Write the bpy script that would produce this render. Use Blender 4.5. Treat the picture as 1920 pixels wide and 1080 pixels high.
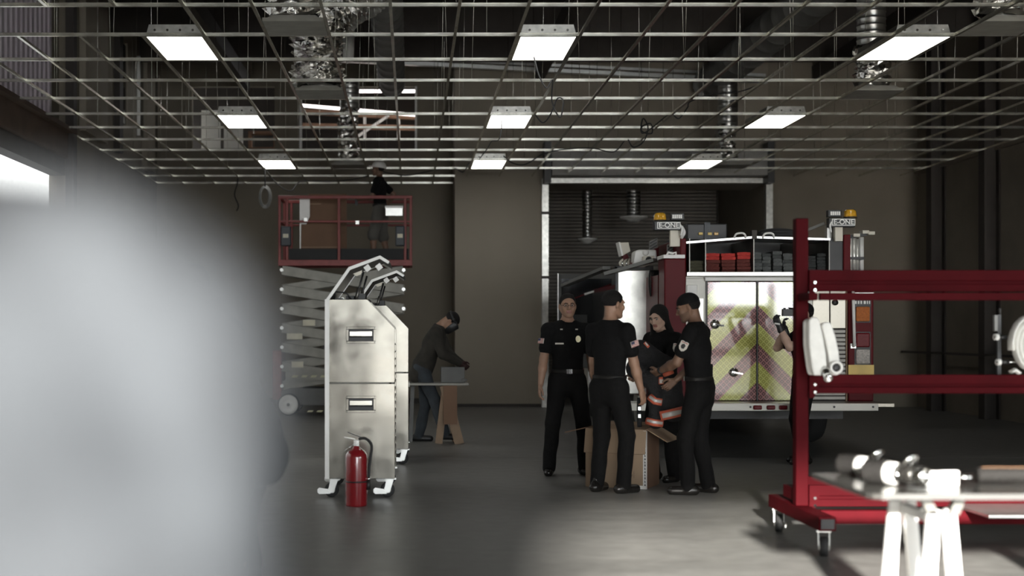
import bpy, math, random
import numpy as np
from mathutils import Vector, Matrix

random.seed(7)
for o in list(bpy.data.objects):
    bpy.data.objects.remove(o)
scene = bpy.context.scene
col = scene.collection

# ---------------------------------------------------------------- camera
F = 2560.0          # focal length in pixels of the 1920 wide frame
CX, CY = 770.0, 619.0
CAMZ = 1.44
cam_d = bpy.data.cameras.new('camera')
cam = bpy.data.objects.new('camera', cam_d)
col.objects.link(cam)
cam.location = (0, 0, CAMZ)
cam.rotation_euler = (math.pi / 2, 0, 0)
cam_d.sensor_width = 36
cam_d.lens = F * 36 / 1920
cam_d.shift_x = (960 - CX) / 1920
cam_d.shift_y = (CY - 540) / 1920
cam_d.clip_start = 0.05
cam_d.clip_end = 400
cam_d.dof.use_dof = True
cam_d.dof.focus_distance = 14.5
cam_d.dof.aperture_fstop = 1.25
scene.camera = cam

# ---------------------------------------------------------------- light and exposure
SKY = 14.0
world = bpy.data.worlds.new('overcast_sky')
scene.world = world
world.use_nodes = True
bg = world.node_tree.nodes['Background']
bg.inputs[0].default_value = (0.93, 0.97, 1.0, 1)
bg.inputs[1].default_value = SKY
sun_d = bpy.data.lights.new('sun', 'SUN')
sun_d.energy = 36.0
sun_d.angle = math.radians(1.8)
sun_d.color = (1.0, 0.96, 0.9)
sun = bpy.data.objects.new('sun', sun_d)
col.objects.link(sun)
sun.rotation_euler = Vector((0.14, 1.0, -0.233)).to_track_quat('-Z', 'Y').to_euler()
def portal(name, loc, rot, sx, sy):
    d = bpy.data.lights.new(name, 'AREA')
    d.shape = 'RECTANGLE'; d.size = sx; d.size_y = sy
    d.cycles.is_portal = True
    o = bpy.data.objects.new(name, d); col.objects.link(o)
    o.location = loc; o.rotation_euler = rot
portal('left_door_daylight', (-5.2, 14.5, 1.85), (0, -math.pi / 2, 0), 3.7, 11.0)
portal('rear_door_daylight', (3.43, -15.1, 3.0), (math.pi / 2, 0, 0), 11.5, 6.0)
portal('added_window_portal', (9.65, -4.5, 2.65), (0, math.pi / 2, 0), 1.9, 17.0)  # sky portal for the added right window band
scene.view_settings.view_transform = 'Standard'
scene.view_settings.look = 'None'
scene.view_settings.gamma = 1
scene.view_settings.use_curve_mapping = False
scene.view_settings.exposure = 0.0
try:
    scene.cycles.max_bounces = 8
    scene.cycles.diffuse_bounces = 4
    scene.cycles.sample_clamp_indirect = 6
except Exception:
    pass

# ---------------------------------------------------------------- helpers
def wx(px, Y): return (px - CX) / F * Y
def wz(py, Y): return CAMZ + (CY - py) / F * Y
def P(px, py, Y): return Vector((wx(px, Y), Y, wz(py, Y)))
def R(a): return math.radians(a)

MATS = {}
def mat(name, c, rough=0.6, metal=0.0, var=0.12, scale=6.0, bump=0.0, bscale=60.0, aniso=0.0, coat=0.0, spec=0.5, emit=None):
    if name in MATS: return MATS[name]
    m = bpy.data.materials.new(name); m.use_nodes = True
    nt = m.node_tree; N = nt.nodes; L = nt.links
    b = N['Principled BSDF']
    tc = N.new('ShaderNodeTexCoord')
    nz = N.new('ShaderNodeTexNoise'); nz.inputs['Scale'].default_value = scale; nz.inputs['Detail'].default_value = 5
    L.new(tc.outputs['Object'], nz.inputs['Vector'])
    rp = N.new('ShaderNodeValToRGB')
    rp.color_ramp.elements[0].position = 0.3; rp.color_ramp.elements[1].position = 0.7
    rp.color_ramp.elements[0].color = tuple(max(0, x * (1 - var)) for x in c) + (1,)
    rp.color_ramp.elements[1].color = tuple(min(1, x * (1 + var)) for x in c) + (1,)
    L.new(nz.outputs['Fac'], rp.inputs['Fac']); L.new(rp.outputs['Color'], b.inputs['Base Color'])
    b.inputs['Roughness'].default_value = rough
    b.inputs['Metallic'].default_value = metal
    b.inputs['Specular IOR Level'].default_value = spec
    if aniso: b.inputs['Anisotropic'].default_value = aniso
    if coat: b.inputs['Coat Weight'].default_value = coat
    if bump:
        n2 = N.new('ShaderNodeTexNoise'); n2.inputs['Scale'].default_value = bscale; n2.inputs['Detail'].default_value = 4
        L.new(tc.outputs['Object'], n2.inputs['Vector'])
        bp = N.new('ShaderNodeBump'); bp.inputs['Strength'].default_value = bump; bp.inputs['Distance'].default_value = 0.02
        L.new(n2.outputs['Fac'], bp.inputs['Height']); L.new(bp.outputs['Normal'], b.inputs['Normal'])
    if emit:
        b.inputs['Emission Color'].default_value = tuple(emit[0]) + (1,)
        b.inputs['Emission Strength'].default_value = emit[1]
    MATS[name] = m
    return m

class MB:
    """collects shapes into one mesh"""
    def __init__(s): s.v = []; s.f = []; s.sm = []
    def add(s, vs, fs, smooth=False):
        n = len(s.v); s.v += [tuple(v) for v in vs]
        s.f += [tuple(i + n for i in f) for f in fs]; s.sm += [smooth] * len(fs)
        return s
    def box(s, x0, x1, y0, y1, z0, z1, M=None):
        vs = [Vector((x, y, z)) for x in (x0, x1) for y in (y0, y1) for z in (z0, z1)]
        if M is not None: vs = [M @ v for v in vs]
        return s.add(vs, [(0, 1, 3, 2), (4, 6, 7, 5), (0, 4, 5, 1), (2, 3, 7, 6), (0, 2, 6, 4), (1, 5, 7, 3)])
    def bar(s, p, q, w, h, up=(0, 0, 1)):
        p = Vector(p); q = Vector(q); d = (q - p); l = d.length; d.normalize()
        u = Vector(up)
        if abs(d.dot(u)) > 0.99: u = Vector((0, 1, 0))
        sx = d.cross(u).normalized(); uz = sx.cross(d).normalized()
        vs = []
        for t in (p, q):
            for a, b_ in ((-1, -1), (1, -1), (1, 1), (-1, 1)):
                vs.append(t + sx * a * w / 2 + uz * b_ * h / 2)
        return s.add(vs, [(3, 2, 1, 0), (4, 5, 6, 7), (0, 1, 5, 4), (1, 2, 6, 5), (2, 3, 7, 6), (3, 0, 4, 7)])
    def cyl(s, p, q, r0, r1=None, n=16, caps=True, smooth=True):
        r1 = r0 if r1 is None else r1
        return s.tube([p, q], [r0, r1], n, caps, smooth)
    def tube(s, pts, r, n=8, caps=True, smooth=True, flat=None):
        pts = [Vector(p) for p in pts]; k = len(pts)
        rs = r if isinstance(r, (list, tuple)) else [r] * k
        t0 = (pts[1] - pts[0]).normalized()
        ref = Vector((0, 0, 1)) if abs(t0.z) < 0.9 else Vector((1, 0, 0))
        a = t0.cross(ref).normalized(); vs = []
        for i in range(k):
            t = (pts[min(i + 1, k - 1)] - pts[max(i - 1, 0)])
            t = t.normalized() if t.length > 1e-9 else t0
            a = (a - t * a.dot(t)); a = a.normalized() if a.length > 1e-6 else t.cross(ref).normalized()
            b = t.cross(a)
            for j in range(n):
                an = 2 * math.pi * j / n
                off = a * math.cos(an) + b * math.sin(an)
                if flat is not None:
                    fd = Vector(flat[0]); off = off - fd * off.dot(fd) * (1 - flat[1])
                vs.append(pts[i] + off * rs[i])
        fs = []
        for i in range(k - 1):
            for j in range(n):
                j2 = (j + 1) % n
                fs.append((i * n + j, i * n + j2, (i + 1) * n + j2, (i + 1) * n + j))
        s.add(vs, fs, smooth)
        if caps:
            m = len(s.v) - k * n
            s.f.append(tuple(m + j for j in reversed(range(n)))); s.sm.append(False)
            s.f.append(tuple(m + (k - 1) * n + j for j in range(n))); s.sm.append(False)
        return s
    def lathe(s, prof, c=(0, 0, 0), axis=(0, 0, 1), n=24, smooth=True):
        """prof: list of (r, h) along axis"""
        c = Vector(c); ax = Vector(axis).normalized()
        pts = [c + ax * h for r, h in prof]
        ref = Vector((0, 0, 1)) if abs(ax.z) < 0.9 else Vector((1, 0, 0))
        a = ax.cross(ref).normalized(); b = ax.cross(a); vs = []
        for (r, h), p in zip(prof, pts):
            for j in range(n):
                an = 2 * math.pi * j / n
                vs.append(p + (a * math.cos(an) + b * math.sin(an)) * max(r, 1e-4))
        fs = []
        for i in range(len(prof) - 1):
            for j in range(n):
                j2 = (j + 1) % n
                fs.append((i * n + j, i * n + j2, (i + 1) * n + j2, (i + 1) * n + j))
        return s.add(vs, fs, smooth)
    def ell(s, c, r, n=16, m=10, M=None):
        vs = []; fs = []
        for i in range(m + 1):
            th = math.pi * i / m
            for j in range(n):
                ph = 2 * math.pi * j / n
                v = Vector((r[0] * math.sin(th) * math.cos(ph), r[1] * math.sin(th) * math.sin(ph), r[2] * math.cos(th)))
                if M is not None: v = M @ v
                vs.append(Vector(c) + v)
        for i in range(m):
            for j in range(n):
                j2 = (j + 1) % n
                fs.append((i * n + j, (i + 1) * n + j, (i + 1) * n + j2, i * n + j2))
        return s.add(vs, fs, True)
    def prism(s, poly, d0, d1, fn):
        """poly: 2D outline; fn(u, v, d) -> 3D point"""
        n = len(poly)
        vs = [fn(u, v, d0) for u, v in poly] + [fn(u, v, d1) for u, v in poly]
        fs = [tuple(range(n)), tuple(reversed(range(n, 2 * n)))]
        fs += [((i + 1) % n, i, n + i, n + (i + 1) % n) for i in range(n)]
        return s.add(vs, fs)
    def build(s, name, m, parent=None, loc=None, bevel=0.0, sub=0, rotz=0.0):
        me = bpy.data.meshes.new(name)
        me.from_pydata(s.v, [], s.f)
        me.polygons.foreach_set('use_smooth', s.sm)
        if isinstance(m, (list, tuple)):
            for x in m: me.materials.append(x)
        else: me.materials.append(m)
        me.update()
        # consistent outward normals
        import bmesh
        bm = bmesh.new(); bm.from_mesh(me); bmesh.ops.recalc_face_normals(bm, faces=bm.faces); bm.to_mesh(me); bm.free()
        o = bpy.data.objects.new(name, me); col.objects.link(o)
        if parent is not None: o.parent = parent
        if loc is not None: o.location = loc
        o.rotation_euler.z = rotz
        if bevel:
            b = o.modifiers.new('bevel', 'BEVEL'); b.width = bevel; b.segments = 2; b.limit_method = 'ANGLE'
        return o

def tag(o, label=None, cat=None, group=None, kind=None):
    if label: o['label'] = label
    if cat: o['category'] = cat
    if group: o['group'] = group
    if kind: o['kind'] = kind
    return o
def thing(name, label, cat, loc=(0, 0, 0), rotz=0.0, group=None):
    o = bpy.data.objects.new(name, None); col.objects.link(o)
    o.empty_display_size = 0.1
    o.location = loc; o.rotation_euler.z = rotz
    return tag(o, label, cat, group)
def struct(o): return tag(o, kind='structure')
def share(o, parent, name=None, loc=None):
    c = o.copy(); col.objects.link(c)
    if name: c.name = name
    c.parent = parent
    if loc is not None: c.location = loc
    return c
def copy_tree(o, parent=None):
    c = o.copy(); col.objects.link(c); c.parent = parent
    for ch in list(o.children): copy_tree(ch, c)
    return c
def B(*a, M=None): return MB().box(*a, M=M)
def spline(pts, n=6):
    """Catmull-Rom through pts"""
    pts = [Vector(p) for p in pts]; out = []
    for i in range(len(pts) - 1):
        p0 = pts[max(i - 1, 0)]; p1 = pts[i]; p2 = pts[i + 1]; p3 = pts[min(i + 2, len(pts) - 1)]
        for k in range(n):
            t = k / n
            out.append(0.5 * ((2 * p1) + (p2 - p0) * t + (2 * p0 - 5 * p1 + 4 * p2 - p3) * t * t + (-p0 + 3 * p1 - 3 * p2 + p3) * t ** 3))
    out.append(pts[-1]); return out
def text_mesh(txt, size, name, m, parent, M, extrude=0.002, bold=0.0):
    cu = bpy.data.curves.new(name, 'FONT'); cu.body = txt; cu.size = size
    cu.extrude = extrude; cu.align_x = 'CENTER'; cu.align_y = 'CENTER'; cu.offset = bold
    t = bpy.data.objects.new(name, cu); col.objects.link(t)
    dg = bpy.context.evaluated_depsgraph_get()
    me = bpy.data.meshes.new_from_object(t.evaluated_get(dg))
    bpy.data.objects.remove(t); bpy.data.curves.remove(cu)
    me.transform(M); me.materials.clear(); me.materials.append(m)
    o = bpy.data.objects.new(name, me); col.objects.link(o); o.parent = parent
    return o

# ---------------------------------------------------------------- materials
m_wall = mat('taupe_plaster', (0.205, 0.178, 0.136), 0.85, var=0.10, scale=0.9, bump=0.15, bscale=30)
m_wall2 = mat('tan_plaster', (0.285, 0.250, 0.200), 0.85, var=0.07, scale=0.8, bump=0.12, bscale=30)
m_wallr = mat('grey_concrete_panel', (0.185, 0.158, 0.122), 0.85, var=0.18, scale=1.1, bump=0.15, bscale=25)
m_roof = mat('dark_roof_deck', (0.030, 0.026, 0.022), 0.9)
m_steel_dk = mat('dark_structural_steel', (0.040, 0.033, 0.028), 0.6, 0.2)
m_brown = mat('brown_primer_steel', (0.085, 0.055, 0.038), 0.7, var=0.2, scale=3)
m_galv = mat('galvanised_steel', (0.52, 0.51, 0.47), 0.33, 0.9, var=0.2, scale=14)
m_tee = mat('galvanised_ceiling_tee', (0.76, 0.735, 0.65), 0.24, 0.92, var=0.35, scale=5)
m_foil = mat('crinkled_foil', (0.88, 0.87, 0.84), 0.10, 1.0, var=0.1, scale=9, bump=.8, bscale=14)
m_spiral = mat('spiral_duct_steel', (0.55, 0.55, 0.53), 0.28, 0.95, var=0.12, scale=6)
m_ducttruck = mat('matte_duct_grey', (0.20, 0.20, 0.19), 0.55, 0.3)
m_black = mat('black_plastic', (0.014, 0.014, 0.014), 0.45)
m_rubber = mat('black_rubber', (0.018, 0.018, 0.018), 0.75)
m_white = mat('white_paint', (0.86, 0.85, 0.81), 0.45, var=0.04)
m_cream = mat('cream_plastic', (0.66, 0.62, 0.52), 0.5, var=0.08)
m_chrome = mat('polished_chrome', (0.80, 0.80, 0.78), 0.12, 1.0, var=0.03)
m_alu = mat('aluminium', (0.66, 0.66, 0.63), 0.32, 0.9, var=0.08, scale=12)
m_red = mat('rack_red_paint', (0.047, 0.0016, 0.0034), 0.6, 0.0, var=0.14, scale=5, spec=0.05)
m_truckred = mat('fire_engine_red', (0.085, 0.004, 0.0065), 0.40, 0.0, var=0.06, spec=0.10)
m_liftred = mat('lift_red_paint', (0.22, 0.040, 0.035), 0.5, var=0.15, scale=9)
m_extred = mat('extinguisher_red', (0.19, 0.008, 0.012), 0.22, coat=0.7, var=0.05)
m_wood = mat('raw_timber', (0.22, 0.15, 0.095), 0.7, var=0.2, scale=4)
m_card = mat('cardboard', (0.33, 0.235, 0.155), 0.85, var=0.08, scale=3)
m_card2 = mat('dark_cardboard', (0.165, 0.095, 0.058), 0.85, var=0.1, scale=3)
m_glass = mat('dark_glass', (0.012, 0.013, 0.014), 0.08, 0.0, var=0.0, spec=0.6)
m_strip = mat('fluorescent_tube', (0.9, 0.9, 0.9), 0.5, emit=((1.0, 0.90, 0.88), 3.0))
m_lamp = mat('troffer_diffuser', (0.9, 0.9, 0.9), 0.5, emit=((1.0, 0.985, 0.95), 5.0))

def floor_material():
    m = bpy.data.materials.new('sealed_concrete'); m.use_nodes = True
    nt = m.node_tree; N = nt.nodes; L = nt.links; b = N['Principled BSDF']
    g = N.new('ShaderNodeNewGeometry')
    n1 = N.new('ShaderNodeTexNoise'); n1.inputs['Scale'].default_value = 0.7; n1.inputs['Detail'].default_value = 8; n1.inputs['Roughness'].default_value = 0.65
    n2 = N.new('ShaderNodeTexNoise'); n2.inputs['Scale'].default_value = 7; n2.inputs['Detail'].default_value = 6
    mp = N.new('ShaderNodeMapping'); mp.inputs['Scale'].default_value = (0.5, 1.5, 1)
    L.new(g.outputs['Position'], mp.inputs['Vector'])
    L.new(mp.outputs['Vector'], n1.inputs['Vector']); L.new(g.outputs['Position'], n2.inputs['Vector'])
    r = N.new('ShaderNodeValToRGB')
    r.color_ramp.elements[0].position = 0.25; r.color_ramp.elements[1].position = 0.78
    r.color_ramp.elements[0].color = (0.085, 0.084, 0.078, 1); r.color_ramp.elements[1].color = (0.235, 0.231, 0.215, 1)
    mx = N.new('ShaderNodeMixRGB'); mx.inputs[0].default_value = 0.3
    L.new(n1.outputs['Fac'], mx.inputs[1]); L.new(n2.outputs['Fac'], mx.inputs[2])
    L.new(mx.outputs[0], r.inputs['Fac']); L.new(r.outputs['Color'], b.inputs['Base Color'])
    rr = N.new('ShaderNodeMapRange'); rr.inputs['To Min'].default_value = 0.30; rr.inputs['To Max'].default_value = 0.58
    L.new(n1.outputs['Fac'], rr.inputs['Value']); L.new(rr.outputs['Result'], b.inputs['Roughness'])
    bp = N.new('ShaderNodeBump'); bp.inputs['Strength'].default_value = 0.08; bp.inputs['Distance'].default_value = 0.02
    L.new(n2.outputs['Fac'], bp.inputs['Height']); L.new(bp.outputs['Normal'], b.inputs['Normal'])
    return m
m_floor = floor_material()

# ---------------------------------------------------------------- the setting
XL, XR, YR, YB = -5.0, 9.5, -15.0, 26.9
ZROOF = 6.85
fl = struct(B(XL - .3, XR + .3, YR, 31.0, -0.20, -0.030).build('floor', m_floor))
for y0, y1 in ((YR, 4.0), (4.0, 15.4), (15.4, 31.0)):
    B(XL - .3, XR + .3, y0 + .004, y1 - .004, -0.03, 0.0).build('slab', m_floor, fl)
struct(B(XR + .3, 60, YR - .2, 60, -0.2, -0.02).build('floor_outside_right', mat('outdoor_paving', (0.05, 0.049, 0.047), 0.9, var=0.1, scale=0.4)))
yard = mat('outdoor_paving', (0.05, 0.049, 0.047), 0.9, var=0.1, scale=0.4)
struct(B(-120, XL - .3, YR - .19, 60, -0.2, -0.02).build('floor_outside_left', yard))
struct(B(-60, 60, -80, YR - .2, -0.2, -0.02).build('floor_outside_rear', yard))

ceil = struct(B(XL - .4, XR + .4, YR - .3, 31, ZROOF, ZROOF + .2).build('ceiling', m_roof))
for y in np.arange(6.0, 26.5, 2.4):
    B(XL, XR, y - .06, y + .06, ZROOF - .45, ZROOF - .005).build('roof_joist', m_steel_dk, ceil)
for x in (-3.2, 2.4, 7.6):
    B(x - .08, x + .08, YR, 26.5, ZROOF - .75, ZROOF - .46).build('roof_girder', m_steel_dk, ceil)

# back wall, left bay, with two openings to the loft behind
wb = MB()
ox1a, ox1b, ox2a, ox2b, oz0, oz1 = -4.31, -2.68, -2.15, 0.085, 5.02, 6.24
xt = wx(853, 25.6)
wb.box(XL, xt + .2, YB, YB + .15, 0, oz0); wb.box(XL, xt + .2, YB, YB + .15, oz1, ZROOF)
for a, b_ in ((XL, ox1a), (ox1b, ox2a), (ox2b, xt + .2)): wb.box(a, b_, YB, YB + .15, oz0, oz1)
wback = struct(wb.build('wall_back', m_wall))
# pilaster panel between the lift and the doorway
DX0, DX1, DZ = wx(1020, 25.6), wx(1440, 25.6), wz(343, 25.6)
struct(B(xt, DX0, 25.6, YB + .15, 0, ZROOF).build('wall_pier', m_wall2))
struct(B(DX0, DX1, 25.6, YB, DZ, ZROOF).build('wall_above_doorway', m_wall2))
struct(B(DX1, XR + .2, 25.6, YB, 0, ZROOF).build('wall_back_right', m_wall))
# baseboards
struct(B(XL + .02, xt, YB - .02, YB, 0, .10).build('baseboard_back', m_steel_dk))
struct(B(xt + .0, DX0 - .05, 25.58, 25.6, 0, .06).build('baseboard_pier', m_steel_dk))
# loft room seen through the openings
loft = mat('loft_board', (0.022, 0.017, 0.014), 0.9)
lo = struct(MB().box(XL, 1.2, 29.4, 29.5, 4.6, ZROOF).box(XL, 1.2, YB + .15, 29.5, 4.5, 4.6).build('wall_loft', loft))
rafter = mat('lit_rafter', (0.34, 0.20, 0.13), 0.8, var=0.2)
lf = thing('loft_framing', 'bare timber rafters and studs inside the bright loft opening', 'framing', (0, 28.2, 5.0))
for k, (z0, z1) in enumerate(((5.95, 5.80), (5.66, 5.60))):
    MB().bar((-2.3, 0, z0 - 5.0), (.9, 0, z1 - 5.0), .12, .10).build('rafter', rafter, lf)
for x in (-.95, -.25):
    MB().box(x - .03, x + .03, -.03, .03, .36, .92).build('stud', m_white, lf)
MB().bar((-1.25, -.1, .32), (-.45, -.1, .86), .05, .05).build('brace', m_white, lf)
for i, (xa, xb, z, dz) in enumerate(((-1.5, .3, 6.27, 0), (-2.3, .3, 5.88, -.22), (-1.3, .3, 5.05, -.10))):
    o = tag(MB().bar((-(xb - xa) / 2, 0, -dz / 2), ((xb - xa) / 2, 0, dz / 2), .06, .055).build('fluorescent_tube', m_strip, None, ((xa + xb) / 2, 27.6, z)),
        ('topmost straight bright tube in the loft opening', 'middle sloping bright tube above the loft rafters', 'lowest bright tube along the sill of the loft opening')[i], 'tube light', 'bright tubes in the loft')
struct(MB().box(ox2a - .04, ox2a, YB - .03, YB + .16, oz0, oz1).box(ox2b, ox2b + .04, YB - .03, YB + .16, oz0, oz1).build('trim_loft_opening', m_white))
t = thing('loft_door_stack', 'pale panels leaning inside the darker loft opening on the left', 'panels', (0, 27.4, 4.6))
for x in (-4.2, -3.75): B(x, x + .38, 0, .04, 0, 1.25).build('panel', m_white, t)
t2 = thing('loft_crate', 'small open timber crate in the left loft opening', 'crate', (-2.95, 27.25, 4.6))
for x0, x1, z0, z1 in ((-.28, .28, .42, .48), (-.28, .28, .74, .80), (-.28, -.22, .48, .74), (.22, .28, .48, .74)):
    B(x0, x1, -.1, .1, z0, z1).build('rail', rafter, t2)
B(-.2, .2, -.05, .15, 0, .42).build('base', m_wood, t2)

# doorway frame, coil hood and inner roller door
fr = struct(MB().box(DX0 - .05, DX0 + .07, 25.45, 25.6, 0, DZ + .05).build('trim_1', m_galv))
B(DX1 - .07, DX1 + .05, 25.45, 25.6, 0, DZ + .05).build('jamb', m_galv, fr)
B(DX0 - .05, DX1 + .05, 25.42, 25.6, DZ - .02, DZ + .07).build('header_rail', m_galv, fr)
for z in (1.0, 2.4, 3.6):
    for dx in (0,): B(DX0 - .06, DX0 + .08, 25.43, 25.45, z, z + .05).build('bracket', m_steel_dk, fr)
hood = mat('hood_grey', (0.30, 0.29, 0.27), 0.6, 0.2)
struct(B(DX0 + .1, DX1 - .02, 25.1, 25.42, DZ + .09, DZ + .55).build('trim_2', hood))
for x in (DX0 + .02, DX1 - .08):
    struct(B(x - .06, x + .06, 25.05, 25.42, DZ - .05, DZ + .70).build('trim_3', m_black))
struct(MB().box(DX0 - .2, DX0 + .0, 26.9, 30.2, 0, 4.9).box(DX1 + .0, DX1 + .2, 26.9, 30.2, 0, 4.9).build('wall_alcove', m_wall))
struct(B(DX0 - .2, DX1 + .2, 26.9, 30.2, 4.9, 5.0).build('ceiling_alcove', m_roof))
m_slat = mat('roller_slat_brown', (0.24, 0.215, 0.185), 0.5, 0.2, var=0.06)
rd = struct(B(DX0, DX1, 29.75, 29.9, 0, 4.9).build('door_1', m_steel_dk))
sl = None
for k in range(64):
    if sl is None:
        b = MB(); b.prism([(-.012, 0), (-.03, .015), (-.034, .036), (-.03, .056), (-.012, .068), (0, .068), (0, 0)], DX0 + .25, DX1 - .05, lambda u, v, d: (d, 29.74 + u, v))
        sl = b.build('slat', m_slat, rd)
    else: share(sl, rd, loc=(0, 0, k * .075))
al = thing('wall_tube_light', 'upright bright tube light at the right side of the doorway', 'tube light', (wx(1428, 27.2), 27.2, 3.0))
MB().cyl((0, 0, 0), (0, 0, 1.85), .035, n=12).build('tube', m_strip, al)
MB().box(-.05, .05, .03, .08, -.03, 1.88).build('mount', m_galv, al)
struct(B(DX0 + .02, DX0 + .28, 29.5, 29.74, 0, 4.9).build('trim_4', m_wall2))

# left wall: open bay door near the camera, solid wall beyond, bays above the lintel
LZ = 3.70
wl = MB()
wl.box(XL - .3, XL, 20.0, YB + .15, 0, ZROOF)
wl.box(XL - .3, XL, YR, 9.0, 0, ZROOF)
wallL = struct(wl.build('wall_left', m_wall))
struct(B(XL - .3, XL - .15, 19.5, 20.0, 4.36, ZROOF).build('wall_left_upper', m_wall))
li = struct(MB().box(XL - .3, XL + .02, 8.9, 20.0, LZ + .24, 4.32).box(XL - .3, XL + .12, 8.9, 20.0, 4.30, 4.36).build('trim_5', m_brown))
B(XL - .28, XL - .06, 9.0, 20.0, LZ, LZ + .24).build('lower_flange', m_steel_dk, li)
struct(B(XL - .02, XL + .10, 19.85, 20.05, 0, ZROOF).build('trim_6', m_steel_dk))
cor = mat('corrugated_sheet', (0.62, 0.58, 0.60), 0.6, 0.0, var=0.08, scale=2)
_n = cor.node_tree; _t = _n.nodes.new('ShaderNodeBsdfTranslucent'); _t.inputs[0].default_value = (0.5, 0.47, 0.49, 1)
_m = _n.nodes.new('ShaderNodeMixShader'); _m.inputs[0].default_value = 0.45
_n.links.new(_n.nodes['Principled BSDF'].outputs[0], _m.inputs[1]); _n.links.new(_t.outputs[0], _m.inputs[2]); _n.links.new(_m.outputs[0], _n.nodes['Material Output'].inputs['Surface'])
cw = struct(B(XL - .149, XL - .13, 9.0, 19.5, 4.37, ZROOF - .01).build('wall_left_cladding', cor))
rib = None
for k in range(46):
    y = 9.1 + k * .225
    if rib is None: rib = B(XL - .13, XL - .085, 0, .11, 4.38, ZROOF - .02).build('corrugation', cor, cw, (0, y, 0))
    else: share(rib, cw, loc=(0, y, 0))
for y, w, mm in ((20.6, 1.5, m_wall2), (23.0, .28, m_steel_dk), (25.4, .8, m_wall2)):
    struct(B(XL, XL + .1, y, y + w, 4.45, ZROOF - .01).build('trim_7', mm))
for i, y in enumerate((23.3, 25.0, 26.3)):
    w_ = struct(B(XL, XL + .03, y, y + .55, 5.02, 6.40).build('window_%d' % (i + 1), m_glass))
    MB().box(XL, XL + .05, y - .05, y, 5.0, 6.45).box(XL, XL + .05, y + .55, y + .6, 5.0, 6.45).build('frame', m_white if i == 1 else m_wall2, w_)

# right wall with steel columns
struct(MB().box(XR, XR + .3, 4.0, 26.9, 0, ZROOF).box(XR, XR + .3, -13.0, 4.0, 3.6, ZROOF).box(XR, XR + .3, -13.0, 4.0, 0, 1.7).box(XR, XR + .3, YR, -13.0, 0, ZROOF).build('wall_right', m_wallr))
wr = struct(B(XR + .1, XR + .16, -13.0, 4.0, 1.7, 1.76).build('window_4', m_alu))  # unseen window band, added so the chevron doors reflect sky
for y in np.arange(-13.0, 4.01, 1.7): B(XR + .1, XR + .16, y - .03, y + .03, 1.76, 3.6).build('mullion', m_alu, wr)
k = 0
for y in (24.35, 22.1, 19.85, 17.6, 13.0, 8.5):
    c_ = struct(MB().box(XR - .26, XR - .23, y - .12, y + .12, 0, ZROOF).box(XR - .03, XR, y - .12, y + .12, 0, ZROOF).box(XR - .24, XR - .02, y - .012, y + .012, 0, ZROOF).build('trim_%d' % (8 + k), m_steel_dk)); k += 1
struct(MB().box(XR - .34, XR - .3, 19.0, 25.5, 1.02, 1.06).build('trim_20', m_steel_dk))
# upper concrete ledge of the right wall
struct(B(XR - .06, XR, 4.0, 25.6, 4.35, 4.55).build('trim_21', m_wallr))
# rear wall behind the viewer, with its wide open bay
struct(MB().box(XL - .3, -2.33, YR - .2, YR, 0, ZROOF).box(9.2, XR + .3, YR - .2, YR, 0, ZROOF).box(-2.33, 9.2, YR - .2, YR, 6.0, ZROOF).build('wall_rear', m_wallr))
# low unseen block added to dim the sky reflected in the cart
struct(B(-60, 2.5, -54, -50, -0.02, 6.0).build('wall_sky_block_rear', mat('sky_block_render', (0.05, 0.048, 0.045), 0.9)))
# unseen wall added to block sky from the left bay opening
struct(B(-14.0, -12.0, -30, 60, -0.02, 13.0).build('wall_sky_block_left', mat('block_wall_render', (0.27, 0.265, 0.25), 0.9)))
struct(B(-12.0, XL - .31, -15.2, -15.0, -0.02, 15.0).build('wall_sun_block', MATS['block_wall_render']))  # added wall that keeps the sun out of the left bay
# ---------------------------------------------------------------- suspended grid
GZ = CAMZ + 2.88
GW, GS = 0.6126, 1.225
GX0 = 1.046
GY1 = 13.38                                # row number 1
def gx(j): return GX0 + GW * j
def gy(i): return GY1 + GS * (i - 1)
grid = thing('ceiling_grid', 'open suspended metal ceiling grid without tiles, hung on wires', 'ceiling grid', (0, 0, GZ))
JL, JR = -9, 12
XE0, XE1 = XL + .03, 9.15
def tee_profile(): return [(-.012, 0), (.012, 0), (.012, .003), (.0025, .003), (.0025, .030), (.005, .030), (.005, .038), (-.005, .038), (-.005, .030), (-.0025, .030), (-.0025, .003), (-.012, .003)]
tp = [(u * 1.25, v * .92) for u, v in tee_profile()]
mt_ = None
for i in range(0, 13):
    if mt_ is None:
        mt_ = MB().prism(tp, XE0, XE1, lambda u, v, d: (d, u, v)).build('main_tee', m_tee, grid, (0, gy(i), 0))
    else: share(mt_, grid, loc=(0, gy(i), 0))
ct_ = None
for i in range(0, 12):
    for j in range(JL, JR + 1):
        if i < 0: continue
        if i == 0 and not (-5 <= j <= 9): continue
        if ct_ is None:
            ct_ = MB().prism(tp, .012, GS - .012, lambda u, v, d: (u, d, v * .96)).build('cross_tee', m_tee, grid, (gx(j), gy(i), 0))
        else: share(ct_, grid, loc=(gx(j), gy(i), 0))
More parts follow.
